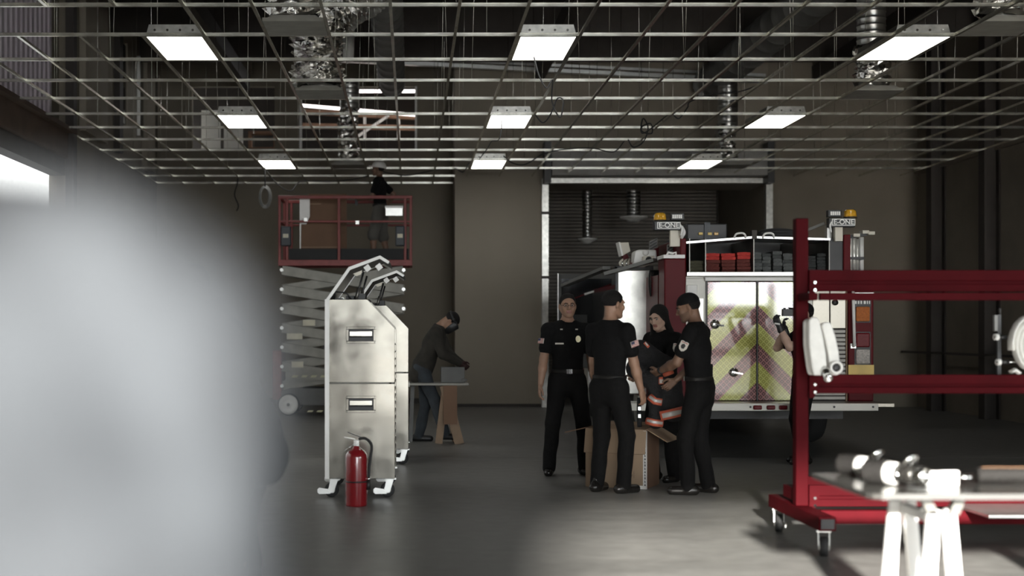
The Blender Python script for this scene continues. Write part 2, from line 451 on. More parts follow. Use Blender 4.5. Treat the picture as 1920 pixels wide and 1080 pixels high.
# perimeter angle
B(XE0 - .02, XE0, 10.0, 26.85, 0, .03).build('edge_angle', m_tee, grid)
B(XE1, XE1 + .004, 10.0, 25.55, 0, .03).build('edge_angle', m_tee, grid)
near = MB()
for i in (-2, -1):
    near.prism(tp, XE0, XE1, lambda u, v, d: (d, gy(i) + u, v))
    for j in range(JL, JR + 1): near.prism(tp, .012, GS - .012, lambda u, v, d: (gx(j) + u, gy(i) + d, v * .96))
tag(near.build('near_tees', m_tee, grid), kind='stuff')
hw = None
rnd = random.Random(3)
for i in range(0, 12):
    for j in range(JL, JR + 1, 2):
        x = gx(j) + (.3 if i % 2 else 0); 
        if hw is None: hw = MB().cyl((0, 0, .03), (0, 0, ZROOF - GZ - .02), .0032, n=4).build('hanger_wire', m_tee, grid, (x, gy(i), 0))
        else:
            c = share(hw, grid, loc=(x + rnd.uniform(-.05, .05), gy(i), 0)); c.rotation_euler = (rnd.uniform(-.02, .02), rnd.uniform(-.03, .03), 0)
splice = None
for i in range(1, 11):
    for j in range(JL + 1, JR, 6):
        if splice is None: splice = B(-.05, .05, -.008, .008, .006, .03).build('splice_clip', m_tee, grid, (gx(j), gy(i), 0))
        else: share(splice, grid, loc=(gx(j) + .3 + .2 * (i % 3), gy(i), 0))

# ---------------------------------------------------------------- troffers
def troffer(label, j, i):
    t = thing('troffer_light', label, 'ceiling light', (gx(j), gy(i), GZ), group='recessed ceiling lights')
    a, b_ = GW, GS
    e = .03
    h = MB()
    h.prism([(e, 0.012), (a - e, .012), (a - .06, .12), (.06, .12)], .02, b_ - .02, lambda u, v, d: (u, d, v))
    h.build('housing', m_galv, t)
    d = B(.036, a - .036, .03, b_ - .04, .004, .012).build('diffuser', m_lamp, t)
    MB().box(.012, .036, .012, b_ - .012, 0, .014).box(a - .036, a - .012, .012, b_ - .012, 0, .014).box(.036, a - .036, .012, .03, 0, .014).box(.036, a - .036, b_ - .04, b_ - .012, 0, .014).build('frame', m_tee, t)
    for k in range(4):
        x = .12 + k * (a - .24) / 3
        MB().cyl((x, .014, .062), (x, .0, .062), .012, n=10).build('knockout', m_chrome, t)
    return t
nm = {(-6, 1): 'glowing troffer light nearest the left wall, largest on the left', (0, 1): 'glowing troffer light, largest of the middle row of three', (6, 1): 'glowing troffer light in front of a foil duct, largest on the right',
      (-6, 5): 'middle-sized glowing troffer light on the left above the dark loft opening', (0, 5): 'middle-sized glowing troffer light in the middle column', (6, 5): 'middle-sized glowing troffer light in the right column',
      (-6, 9): 'smallest glowing troffer light on the left beyond the loft opening', (0, 9): 'smallest glowing troffer light left of the doorway', (6, 9): 'smallest glowing troffer light above the roller doorway'}
for (j, i), l in nm.items(): troffer(l, j, i)

# ---------------------------------------------------------------- ducts and diffuser plates
m_plate = mat('diffuser_plate', (0.27, 0.26, 0.23), 0.6, 0.1)
def plate(label, j, i):
    t = thing('air_diffuser', label, 'air diffuser', (gx(j), gy(i), GZ), group='square air diffusers in the ceiling grid')
    b0, b_ = GS * .47, GS * .985
    MB().box(.02, GW - .02, b0, b_, .002, .035).build('face_plate', m_plate, t)
    MB().prism([(.05, .035), (GW - .05, .035), (GW - .10, .07), (.10, .07)], b0 + .05, b_ - .05, lambda u, v, d: (u, d, v)).build('plenum', m_plate, t)
    MB().lathe([(.15, .07), (.15, .12)], (GW / 2, (b0 + b_) / 2, 0)).build('collar', m_galv, t)
for l, j, i in (('near left air diffuser plate under a fat foil duct', -4, 0), ('left air diffuser plate under the bulging foil duct', -4, 3), ('far left air diffuser plate above the lift worker', -4, 9),
                ('near right air diffuser plate under a foil elbow', 7, 0), ('right air diffuser plate below the spiral duct drop', 7, 3), ('far right air diffuser plate beside the smallest right light', 7, 9)):
    plate(l, j, i)
def flex(label, pts, r, name='flexible_duct', m=None, pitch=.075, amp=.20):
    base = Vector(pts[0])
    sp = spline([Vector(p) - base for p in pts], 10)
    # resample with ridges
    L_ = 0; out = [sp[0]]; rs = [r]
    acc = [0]
    for a, b_ in zip(sp, sp[1:]): acc.append(acc[-1] + (b_ - a).length)
    tot = acc[-1]; n = max(8, int(tot / (pitch / 2)))
    out = []; rs = []
    for k in range(n + 1):
        s_ = tot * k / n
        i = max(q for q in range(len(acc)) if acc[q] <= s_ + 1e-9); i = min(i, len(sp) - 2)
        f = (s_ - acc[i]) / max(1e-9, acc[i + 1] - acc[i])
        out.append(sp[i].lerp(sp[i + 1], f)); rs.append(r * (1 + amp * (0.5 if k % 2 else -0.5) + .05 * math.sin(s_ * 13)))
    mb2 = MB().tube(out, rs, 22, caps=False, smooth=False)
    rj = random.Random(len(label) + 3)
    mb2.v = [(x + rj.uniform(-.022, .022), y + rj.uniform(-.022, .022), z + rj.uniform(-.02, .02)) for x, y, z in mb2.v]
    return tag(mb2.build(name, m or m_foil, None, base), label, 'duct')
XA, XB = gx(-4) + GW / 2, gx(7) + GW / 2
yA = [gy(0) + .89, gy(3) + .89, gy(9) + .89]
zp = GZ + .10
MZ = 6.02
flex('foil duct bending up to the right at the near left diffuser', [(XA, yA[0], zp), (XA, yA[0], zp + .25), (XA + .25, yA[0] + .3, zp + .55), (XA + .75, yA[0] + .9, zp + .75), (XA + .75, yA[0] + 2.5, MZ - .1)], .25)
flex('fat crinkled foil duct arching above the middle left diffuser', [(XA - .02, yA[1], zp), (XA - .05, yA[1], zp + .45), (XA + .02, yA[1], zp + .85), (XA + .35, yA[1] + .2, zp + 1.12), (XA + .75, yA[1] + .5, MZ - .1)], .30)
flex('narrow crinkled foil duct ending at the far left diffuser', [(XA + .02, yA[2], zp), (XA - .02, yA[2], zp + .5), (XA + .02, yA[2], zp + .95)], .16)
flex('foil duct elbow at the near right diffuser', [(XB, yA[0], zp), (XB + .03, yA[0], zp + .4), (XB - .2, yA[0] + .2, zp + .8), (XB - .1, yA[0] + .9, zp + 1.15)], .24)
flex('crinkled foil sleeve below the right spiral duct drop', [(XB, yA[1], zp), (XB + .03, yA[1], zp + .25), (XB - .02, yA[1], zp + .52)], .20)
flex('short crinkled foil sleeve beside the smallest right light', [(XB - .05, yA[2], zp), (XB - .1, yA[2], zp + .35), (XB - .05, yA[2], zp + .62)], .17)
def drop(label, x, y, z0, z1, r):
    prof = []
    z = z0
    while z < z1:
        prof += [(r, z - z0), (r, z - z0 + .055), (r * 1.035, z - z0 + .062), (r * 1.035, z - z0 + .07), (r, z - z0 + .077)]; z += .085
    prof.append((r, z1 - z0))
    return tag(MB().lathe(prof, n=24).build('spiral_duct', m_spiral, None, (x, y, z0)), label, 'duct')
drop('vertical spiral duct dropping beside the bright loft opening', XA + .02, yA[2], zp + .93, MZ - .2, .17)
drop('vertical spiral duct dropping behind the largest right light', XB, yA[1], zp + .5, MZ + .5, .17)
drop('vertical spiral duct dropping above the smallest right light', XB - .05, yA[2], zp + .6, MZ - .2, .17)
# main ducts
for lab, x, y0, y1, r in (('long grey main duct high under the roof on the right', XB - .1, 9.5, 25.0, .30), ('long grey main duct high under the roof on the left', XA + .75, 12.0, 25.2, .24)):
    prof = []
    y = 0
    while y < y1 - y0: prof += [(r, y), (r, y + .55), (r * 1.03, y + .56), (r * 1.03, y + .6)]; y += .61
    prof += [(r, y1 - y0), (.01, y1 - y0)]
    tag(MB().lathe([(.01, 0)] + prof, axis=(0, 1, 0)).build('main_duct', m_ducttruck, None, (x, y0, MZ)), lab, 'duct')
# white downpipe beside the left duct
t = thing('drain_pipe', 'white capped pipe hanging beside the left foil ducts', 'pipe', (wx(653, 22), 22, wz(115, 22)))
MB().cyl((0, 0, .0), (.01, 0, .42), .085, .10, n=16).build('pipe', m_white, t)
MB().box(-.07, .10, -.08, .08, .42, .62).build('junction_box', m_cream, t)
MB().cyl((0.03, 0, .62), (.03, 0, 1.05), .05, n=12).build('conduit', m_ducttruck, t)
# grey truss line under the roof at the back
tr = thing('roof_truss', 'pale steel truss chord sloping along the top of the back wall', 'truss', (0, 25.3, 0))
MB().bar((-4.8, 0, 6.62), (6.6, 0, 6.05), .12, .07).build('chord', m_alu, tr)
MB().bar((-4.8, .1, 6.72), (6.6, .1, 6.18), .05, .05).build('upper_chord', m_alu, tr)
MB().bar((-1.2, 0, 6.4), (.4, 0, 6.8), .04, .04).build('brace', m_alu, tr)
# exhaust drops in the doorway
def exhaust(label, px, py, Y, r, top):
    p = P(px, py, Y)
    t = thing('exhaust_drop', label, 'exhaust pipe', p)
    prof = [(r, .02)]
    z = .02
    while z < top - p.z: prof += [(r, z), (r, z + .05), (r * 1.05, z + .055), (r * 1.05, z + .065)]; z += .07
    MB().lathe(prof, n=20).build('pipe', m_spiral, t)
    MB().lathe([(.0, -.05), (r * .8, -.05), (r * 1.05, -.015), (r * 1.9, .02), (r * 2.05, .03), (r * 2.05, .05), (r, .06)], n=28).build('flared_cone', m_white, t)
    MB().lathe([(.0, -.06), (r * .55, -.06), (r * .6, -.04)], n=20).build('damper', m_alu, t)
exhaust('longer silver exhaust pipe with flared end hanging in the doorway', 1101, 452, 27.4, .095, 4.88)
exhaust('shorter fatter silver exhaust pipe with flared end hanging in the doorway', 1188, 411, 27.35, .135, 4.88)
# loose black cables
def cable(label, pts, r=.006):
    q = [P(*p) for p in pts]; base = q[0]
    return tag(MB().tube([v - base for v in spline(q, 8)], r, 6).build('loose_cable', m_rubber, None, base), label, 'cable')
cable('black cable dangling below the largest middle light', [(1001, 106, 14.4), (1005, 122, 14.4), (1012, 145, 14.4), (1025, 165, 14.4), (1036, 150, 14.4), (1035, 190, 14.6), (1050, 220, 14.6), (1056, 190, 14.6), (1045, 185, 14.7), (1032, 215, 14.8), (1018, 230, 15), (1004, 216, 15.2)], .008)
cable('black cable looping from the middle-sized centre light', [(941, 222, 18.6), (940, 243, 18.6), (935, 262, 18.6), (922, 265, 18.7), (914, 278, 19.5), (905, 290, 20.5), (898, 300, 21.5)], .008)
cable('black cable tangled in a knot right of centre', [(1290, 200, 19), (1273, 222, 19), (1258, 213, 19), (1240, 225, 19), (1222, 240, 19), (1205, 250, 19), (1203, 238, 19), (1220, 232, 19.1), (1222, 250, 19.1), (1203, 245, 19.1), (1206, 222, 19.2), (1215, 240, 19.2), (1207, 265, 19.3), (1188, 276, 19.3), (1178, 262, 19.4)], .010)
cable('black cable sagging from the knot towards the left', [(1170, 265, 20), (1150, 285, 20.4), (1110, 278, 20.8), (1060, 280, 21.3), (1020, 288, 21.8), (985, 308, 22), (960, 305, 22), (944, 292, 22)], .009)
cable('black cable running right behind the knot', [(1420, 160, 19.6), (1385, 172, 19.5), (1330, 178, 19.4), (1295, 190, 19.2), (1290, 200, 19)], .010)
cable('long black cable swagged behind the white-capped worker', [(718, 322, 24.6), (760, 329, 24.6), (800, 322, 24.6), (812, 319, 24.6), (850, 315, 24.4), (868, 322, 24.3), (880, 305, 23)], .010)
cable('black cable swagged left of the scissor lift', [(500, 320, 23.2), (520, 345, 23.6), (545, 358, 23.8), (563, 340, 24), (600, 340, 24.2), (650, 338, 24.4), (690, 330, 24.6)], .009)
t = thing('cable_coil', 'grey coil of cable hanging from the grid left of the lift', 'cable coil', P(497, 345, 23.5))
for k in range(4):
    q = [Vector((math.cos(a) * (.07 + .012 * k), .02 * k - .03, -.22 + math.sin(a) * (.15 + .015 * k))) for a in np.linspace(0, 2 * math.pi, 24)]
    MB().tube(q, .009, 6, caps=False).build('loop', m_ducttruck, t)
MB().tube([(0, 0, -.07), (0, 0, .372)], .01, 6).build('tie', m_rubber, t)
cable('thin dark cable hanging down the back wall left of the coil', [(446, 334, 26.0), (445, 345, 26.0), (440, 365, 26.2), (447, 385, 26.3), (444, 395, 26.4)], .012)
# ---------------------------------------------------------------- scissor lift
LY = 23.4
lx = lambda px: wx(px, LY)
lz = lambda py: wz(py, LY)
m_scis = mat('scissor_arm_grey', (0.24, 0.23, 0.20), 0.5, 0.3, var=0.15)
m_chas = mat('chassis_dark_grey', (0.10, 0.10, 0.095), 0.6, var=0.15)
m_dkbox = mat('dark_blue_grey_plastic', (0.030, 0.036, 0.042), 0.5)
m_label = mat('label_cream', (0.62, 0.58, 0.45), 0.6)
m_haz = mat('hazard_yellow', (0.48, 0.46, 0.30), 0.6)
LXC = lx(648)
lift = thing('scissor_lift', 'red and grey scissor lift raised to the ceiling with a worker aboard', 'scissor lift', (LXC, LY, 0))
a = lx(526) - LXC; b = lx(773) - LXC
deck = lz(495); top = lz(372); mid = lz(419)
W2 = .42
# platform
MB().box(a, b, -W2, W2, deck, deck + .04).build('deck', m_chas, lift)
for s in (-1, 1):
    MB().box(a, b, s * W2 - .02, s * W2 + .02, deck - .05, deck + .05).build('deck_rail', m_liftred, lift, bevel=.006)
MB().box(a + .18, b - .06, -W2 + .03, -W2 + .05, deck + .05, deck + .24).build('toe_board', m_rubber, lift)
MB().box(a, a + .04, -W2, W2, deck - .05, deck + .05).box(b - .04, b, -W2, W2, deck - .05, deck + .05).build('deck_end_rail', m_liftred, lift)
def rail(p, q, w=.045, h=.045): MB().bar(p, q, w, h).build('guard_rail', m_liftred, lift, bevel=.008)
def upright(x, y, z1=None): MB().bar((x, y, deck + .04), (x, y, z1 or top), .045, .045).build('guard_post', m_liftred, lift, bevel=.008)
for s in (-1, 1):
    rail((a, s * W2, top - .02), (b, s * W2, top - .02), .05, .055)
    rail((a, s * W2, mid), (b, s * W2, mid), .035, .035)
    for x in (a + .025, b - .025): upright(x, s * W2)
    upright(lx(638) - LXC, s * W2) if s < 0 else upright(lx(610) - LXC, s * W2)
    upright(a + .15, s * W2); upright(b - .12, s * W2)
for x in (a + .02, b - .02):
    rail((x, -W2, top - .02), (x, W2, top - .02)); rail((x, -W2, mid), (x, W2, mid), .035, .035)
for x, z in ((lx(577) - LXC, mid + .03), (lx(672) - LXC, mid - .02)):
    MB().box(x - .03, x + .03, -W2 - .04, -W2 + .02, z - .03, z + .03).build('clamp', m_alu, lift)
# control boxes and manual holder
for x0, x1, y0, y1 in ((532, 551, 429, 465), (742, 759, 428, 465)):
    cb = MB().box(lx(x0) - LXC, lx(x1) - LXC, -W2 - .16, -W2 - .03, lz(y1), lz(y0)).build('control_box', m_dkbox, lift, bevel=.02)
    xm = (lx(x0) + lx(x1)) / 2 - LXC
    MB().box(xm - .045, xm + .045, -W2 - .168, -W2 - .16, lz(450), lz(443)).build('sticker', m_label, cb)
mb_ = MB().box(lx(724) - LXC, lx(755) - LXC, -W2 - .10, -W2 - .03, lz(409), lz(392)).build('manual_box', m_alu, lift)
MB().box(lx(723) - LXC, lx(756) - LXC, -W2 - .115, -W2 - .02, lz(395), lz(391)).build('lid', m_white, mb_)
# scissor stack
zs = np.linspace(deck - .12, .50, 7)
xl, xr = lx(532) - LXC, lx(757) - LXC
for s in (-1, 1):
    for k in range(6):
        z0, z1 = zs[k], zs[k + 1]
        for (p, q, off) in (((xl, z0), (xr, z1), 0), ((xr, z0), (xl, z1), .07)):
            y = s * (.34 - off)
            MB().bar((p[0], y, p[1]), (q[0], y, q[1]), .055, .165).build('scissor_arm', m_scis, lift, bevel=.008)
for k in range(7):
    for x in (xl, xr):
        MB().cyl((x, -.40, zs[k]), (x, .40, zs[k]), .030, n=12).build('pivot_pin', m_alu, lift)
for k in range(6):
    MB().cyl(((xl + xr) / 2, -.39, (zs[k] + zs[k + 1]) / 2), ((xl + xr) / 2, .39, (zs[k] + zs[k + 1]) / 2), .028, n=12).build('centre_pin', m_alu, lift)
MB().bar(((xl + xr) / 2 - .5, 0, zs[5]), ((xl + xr) / 2 + .3, 0, zs[1]), .10, .10).build('hydraulic_ram', m_chas, lift)
for px0, px1, py0, py1 in ((571, 594, 600, 611), (541, 570, 625, 636), (550, 572, 677, 688)):
    MB().box(lx(px0) - LXC, lx(px1) - LXC, -.378, -.370, lz(py1), lz(py0)).build('warning_sticker', m_label, lift)
# chassis
ch = MB().prism([(a + .05, .17), (b - .05, .17), (b - .05, .42), (b - .2, .46), (a + .2, .46), (a + .05, .42)], -.40, .40, lambda u, v, d: (u, d, v)).build('chassis', m_chas, lift, bevel=.01)
MB().box(a + .12, b - .1, -.42, -.40, lz(711), lz(697)).build('side_panel', m_scis, ch)
for k in range(5):
    x = lx(550) - LXC + k * .16
    MB().prism([(0, 0), (.09, 0), (.12, .035), (.03, .035)], -.425, -.42, lambda u, v, d: (x + u, d, lz(706) + v)).build('hazard_mark', m_haz, ch)
    MB().prism([(0, 0), (.09, 0), (.12, .03), (.03, .03)], -.405, -.40, lambda u, v, d: (x + .26 + u, d, lz(770) + v)).build('hazard_mark', m_haz, ch)
MB().box(lx(514) - LXC, lx(531) - LXC, -.36, .36, lz(748), lz(657)).build('end_panel', m_liftred, lift, bevel=.02)
for x in (lx(545) - LXC, lx(742) - LXC):
    for s in (-1, 1):
        y = s * .42
        w = MB().lathe([(.0, -.05), (.15, -.06), (.185, -.05), (.19, 0), (.185, .05), (.15, .06), (0, .05)], (x, y, .19), (0, 1, 0), 28).build('wheel', m_rubber, lift)
        MB().lathe([(.0, 0), (.03, -.015), (.05, 0), (.09, .008), (.10, -.004), (.155, 0), (.165, .02), (.165, .05)], (x, y - .075, .19), (0, 1, 0), 28).build('wheel_disc', m_white, w)
        MB().lathe([(.0, -.02), (.025, -.02), (.03, 0)], (x, y - .08, .19), (0, 1, 0), 12).build('hub', m_chas, w)
# load on the platform
bx = thing('cardboard_carton', 'tall brown cardboard carton standing on the lift platform', 'carton', (lx(603), LY - .05, deck + .04))
hgt = lz(384) - deck - .04
MB().box(-.34, .31, -.14, .14, 0, hgt).build('carton_body', m_card2, bx, bevel=.006)
for z in (.13, .18, .23): MB().box(-.34, .31, -.146, -.139, z, z + .012).build('print_line', m_card, bx)
MB().box(-.345, .0, -.145, -.02, hgt - .01, hgt + .004).build('top_flap', m_card, bx)
MB().box(.0, .315, -.02, .145, hgt - .01, hgt + .004).build('rear_flap', m_card2, bx)
bx2 = tag(MB().box(-.30, .36, -.02, .02, 0, lz(362) - deck - .04).box(-.30, .36, -.024, -.02, .2, .21).build('cardboard_sheet', m_card2, None, (lx(610), LY + .17, deck + .04)), 'large brown cardboard sheet standing behind the carton on the lift', 'cardboard')
wsh = MB().prism([(.02, 0), (.035, 0), (.045, .62), (.13, .62), (.19, .75), (.19, 1.10), (.02, 1.10)], -.015, .015, lambda u, v, d: (u, d, v)).build('white_panel', m_white, None, (lx(562), LY - .25, deck + .04))
tag(wsh, 'narrow white panel offcut leaning beside the carton on the lift', 'panel')

# ---------------------------------------------------------------- steel equipment carts
def brushed(name, c, rough, aniso):
    m = bpy.data.materials.new(name); m.use_nodes = True
    nt = m.node_tree; N = nt.nodes; L = nt.links; b_ = N['Principled BSDF']
    b_.inputs['Base Color'].default_value = tuple(c) + (1,)
    b_.inputs['Metallic'].default_value = 1; b_.inputs['Anisotropic'].default_value = aniso
    tg = N.new('ShaderNodeTangent'); tg.direction_type = 'RADIAL'; tg.axis = 'Z'
    L.new(tg.outputs[0], b_.inputs['Tangent'])
    tc = N.new('ShaderNodeTexCoord'); nz = N.new('ShaderNodeTexNoise'); nz.inputs['Scale'].default_value = 5; nz.inputs['Detail'].default_value = 8
    L.new(tc.outputs['Object'], nz.inputs['Vector'])
    mr = N.new('ShaderNodeMapRange'); mr.inputs['From Min'].default_value = .3; mr.inputs['From Max'].default_value = .7
    mr.inputs['To Min'].default_value = rough - .05; mr.inputs['To Max'].default_value = rough + .08
    L.new(nz.outputs['Fac'], mr.inputs['Value']); L.new(mr.outputs['Result'], b_.inputs['Roughness'])
    n2 = N.new('ShaderNodeTexNoise'); n2.inputs['Scale'].default_value = 1.6; n2.inputs['Detail'].default_value = 1
    L.new(tc.outputs['Object'], n2.inputs['Vector'])
    bp = N.new('ShaderNodeBump'); bp.inputs['Strength'].default_value = .25; bp.inputs['Distance'].default_value = .05
    L.new(n2.outputs['Fac'], bp.inputs['Height']); L.new(bp.outputs['Normal'], b_.inputs['Normal'])
    return m
m_brush = brushed('brushed_stainless', (0.27, 0.256, 0.222), .18, .3)
m_brushd = mat('dark_stainless', (0.16, 0.155, 0.14), 0.4, 0.8)
CW, CD = .582, 1.15
def caster(parent, x, y, z, r=.062, yaw=0.0, brake=True):
    M = Matrix.Translation((x, y, 0)) @ Matrix.Rotation(yaw, 4, 'Z')
    def T(m_): 
        m_.v = [tuple(M @ Vector(v)) for v in m_.v]; return m_
    c = T(MB().box(-.05, .05, -.045, .045, z - .012, z)).build('caster', m_alu, parent)
    T(MB().lathe([(.03, -.024), (r - .008, -.026), (r, -.02), (r, .02), (r - .008, .026), (.03, .024)], (-.025, 0, r), (0, 1, 0), 22)).build('wheel', m_rubber, c)
    T(MB().lathe([(.0, -.03), (.03, -.03), (.034, -.02), (.034, .02), (.03, .03), (0, .03)], (-.025, 0, r), (0, 1, 0), 16)).build('hub', m_alu, c)
    for s in (-1, 1):
        T(MB().prism([(.03, z - .012), (-.035, z - .012), (-.05, r + .01), (-.045, r - .022), (-.005, r - .022)], s * .034 - .003, s * .034 + .003, lambda u, v, d: (u, d, v))).build('fork', m_alu, c)
    if brake:
        T(MB().prism([(-.055, r + .01), (-.13, r + .022), (-.145, r + .008), (-.145, r - .018), (-.13, r - .032), (-.03, r - .03)], -.05, -.040, lambda u, v, d: (u, d, v))).build('brake_pedal', m_alu, c)
    return c
def cart(label, X, Y, hz_top):
    t = thing('steel_cart', label, 'equipment cart', (X, Y, 0), group='stainless steel carts with lids up')
    zb, zt = .165, hz_top
    zm = zb + (zt - zb) * .533
    cut, drop_ = .235, .245
    prof_low = [(0, zb), (CW, zb), (CW, zm - .004), (0, zm - .004)]
    prof_up = [(0, zm + .004), (CW, zm + .004), (CW, zt - drop_), (CW - cut, zt), (0, zt)]
    f = lambda u, v, d: (u, d, v)
    for y0, y1, nm_ in ((0, .03, 'front_end_panel'), (CD - .03, CD, 'rear_end_panel')):
        p = MB().prism(prof_up, y0, y1, f).build(nm_, m_brush, t, bevel=.004)
        MB().prism(prof_low, y0, y1, f).build('lower_panel', m_brush, p, bevel=.004)
        if y0 == 0:
            for zc in (zb + (zt - zb) * .80, zb + (zt - zb) * .415):
                w, h = .128, .072
                xc = CW * .50
                fr_ = MB().box(xc - w, xc + w, -.006, .004, zc + h - .022, zc + h).box(xc - w, xc + w, -.006, .004, zc - h, zc - h + .022).box(xc - w, xc - w + .022, -.006, .004, zc - h + .022, zc + h - .022).box(xc + w - .022, xc + w, -.006, .004, zc - h + .022, zc + h - .022).build('handle_frame', m_brush, p, bevel=.003)
                MB().box(xc - w + .02, xc + w - .02, -.0015, .001, zc - h + .02, zc + h - .02).build('recess', m_black, p)
                MB().tube([(xc - .098, -.006, zc - .012), (xc + .098, -.006, zc - .012)], .007, 8).build('grip_bar', m_black, p)
                MB().prism([(0, .010), (-.010, .008), (-.008, .046), (0, .048)], xc - .095, xc + .095, lambda u, v, d: (d, u, zc - .015 + v)).build('grip_plate', m_brush, p)
                for sx in (-1, 1):
                    for sz in (-1, 1):
                        MB().cyl((xc + sx * (w - .011), -.006, zc + sz * (h - .011)), (xc + sx * (w - .011), -.009, zc + sz * (h - .011)), .005, n=8).build('screw', m_brushd, p)
    MB().prism([(0, zb), (-.018, zb), (-.018, zt), (0, zt)], 0, CD, f).build('back_panel', m_white, t)
    MB().box(-.018, .020, -.005, -.0005, zb, zt).build('lit_edge_strip', m_white, t)  # white strip paints the left-lit edge highlight onto the cart
    MB().box(.01, CW - .02, .03, CD - .03, zb, zb + .03).build('base_tray', m_brushd, t)
    MB().box(.01, CW - .02, .03, CD - .03, zm - .01, zm + .01).build('shelf', m_brushd, t)
    # louvred front
    MB().box(CW - .05, CW - .03, .03, CD - .03, zb + .05, zt - drop_ - .02).build('inner_front', m_black, t)
    n_ = 17
    for k in range(n_):
        z = zb + .10 + k * (zt - drop_ - zb - .16) / n_
        MB().prism([(0, 0), (.03, -.03), (.034, -.026), (.004, .004)], .04, CD - .04, lambda u, v, d: (CW - .035 + u, d, z + v)).build('louvre', m_brushd, t)
    # slanted work surface with keyboard tray
    MB().prism([(CW - cut, zt - .01), (CW - .005, zt - drop_ - .005), (CW - .012, zt - drop_ - .02), (CW - cut - .01, zt - .03)], .03, CD - .03, f).build('slanted_panel', m_brushd, t)
    # raised lid: bent sheet with pale edges
    s = 1.0
    L0 = [(-.012, zt - .005), (.185, zt + .275), (.455, zt + .375), (.535, zt + .325)]
    th = .022
    outer = L0
    inner = [(.018, zt - .008), (.20, zt + .252), (.452, zt + .346), (.525, zt + .303)]
    ring = outer + inner[::-1]
    lid = MB().prism([(u, v) for u, v in outer] + [(u + .010, v - .016) for u, v in outer[::-1]], .012, CD - .012, f).build('lid', m_brushd, t)
    for y0, y1 in ((0, .014), (CD - .014, CD)):
        MB().prism(ring, y0, y1, f).build('lid_edge', m_white, lid)
    for xx, zz, l_ in ((.33, zt + .29, .10), (.43, zt + .30, .09)):
        MB().bar((xx, .08, zz), (xx + .03, .08, zz - .04), .02, .05).build('latch', m_white, lid)
    MB().prism([(.22, zt + .22), (.30, zt + .25), (.29, zt + .215), (.25, zt + .20)], .05, .07, f).build('bracket', m_cream, lid)
    for y in (.12, CD - .12):
        MB().cyl((.24, y, zt - .02), (.31, y, zt + .24), .009, n=8).build('gas_strut', m_black, t)
        MB().cyl((.24, y, zt - .02), (.27, y, zt + .10), .015, n=8).build('strut_sleeve', m_brushd, t)
    MB().tube([(.05, .2, zt), (.06, .2, zt + .07), (.16, .2, zt + .06), (.20, .2, zt)], .008, 6).build('inner_handle', m_black, t)
    for k in range(3):
        MB().box(.05 + .10 * k, .12 + .10 * k, .25, .7, zt - .03, zt + .015 + .02 * k).build('instrument', m_black, t)
    caster(t, .06, .10, zb); caster(t, CW - .04, .10, zb)
    caster(t, .06, CD - .10, zb); caster(t, CW - .04, CD - .10, zb)
    return t
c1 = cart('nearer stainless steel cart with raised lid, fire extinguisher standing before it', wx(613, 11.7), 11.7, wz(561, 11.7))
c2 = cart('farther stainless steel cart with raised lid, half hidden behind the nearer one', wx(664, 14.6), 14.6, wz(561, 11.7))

# ---------------------------------------------------------------- fire extinguisher
EY = 11.2
t = thing('fire_extinguisher', 'red fire extinguisher with black hose on the floor before the steel cart', 'fire extinguisher', (wx(668, EY), EY, 0))
r = 20.5 / F * EY
zt = wz(846, EY)
MB().lathe([(0, .0), (r * .96, 0), (r, .012), (r, zt - .05), (r * .96, zt - .025), (r * .78, zt), (r * .5, zt + .02), (r * .3, zt + .03), (r * .3, zt + .045), (0, zt + .045)], n=32).build('cylinder', m_extred, t)
MB().lathe([(r * 1.01, .195), (r * 1.02, .195), (r * 1.02, .207), (r * 1.01, .207)], n=32).build('band', m_black, t)
hd = MB().box(-.022, .022, -.02, .02, zt + .04, zt + .095).build('valve', m_chrome, t, bevel=.004)
MB().bar((-.01, 0, zt + .10), (-.10, 0, zt + .115), .022, .006).build('lower_lever', m_chrome, hd)
MB().bar((.04, 0, zt + .115), (-.07, 0, zt + .155), .022, .006).build('upper_lever', m_black, hd)
MB().lathe([(0, -.012), (.017, -.012), (.017, .012), (0, .012)], (-.0, -.026, zt + .075), (0, 1, 0), 14).build('gauge', m_white, hd)
MB().tube(spline([(.02, 0, zt + .10), (.075, -.01, zt + .105), (.125, -.01, zt + .05), (.115, -.01, zt - .06), (.105, -.01, .30), (.10, -.01, .20)], 8), .012, 8).build('hose', m_rubber, t)
MB().cyl((.10, -.01, .21), (.098, -.01, .13), .016, .020, n=12).build('nozzle', m_black, t)
MB().cyl((.102, -.01, .235), (.101, -.01, .21), .017, n=12).build('ferrule', m_chrome, t)
MB().tube([(-.02, -.02, zt + .06), (-.06, -.03, zt + .03), (-.10, -.02, zt + .0)], .004, 6).build('pin_tie', m_chrome, t)

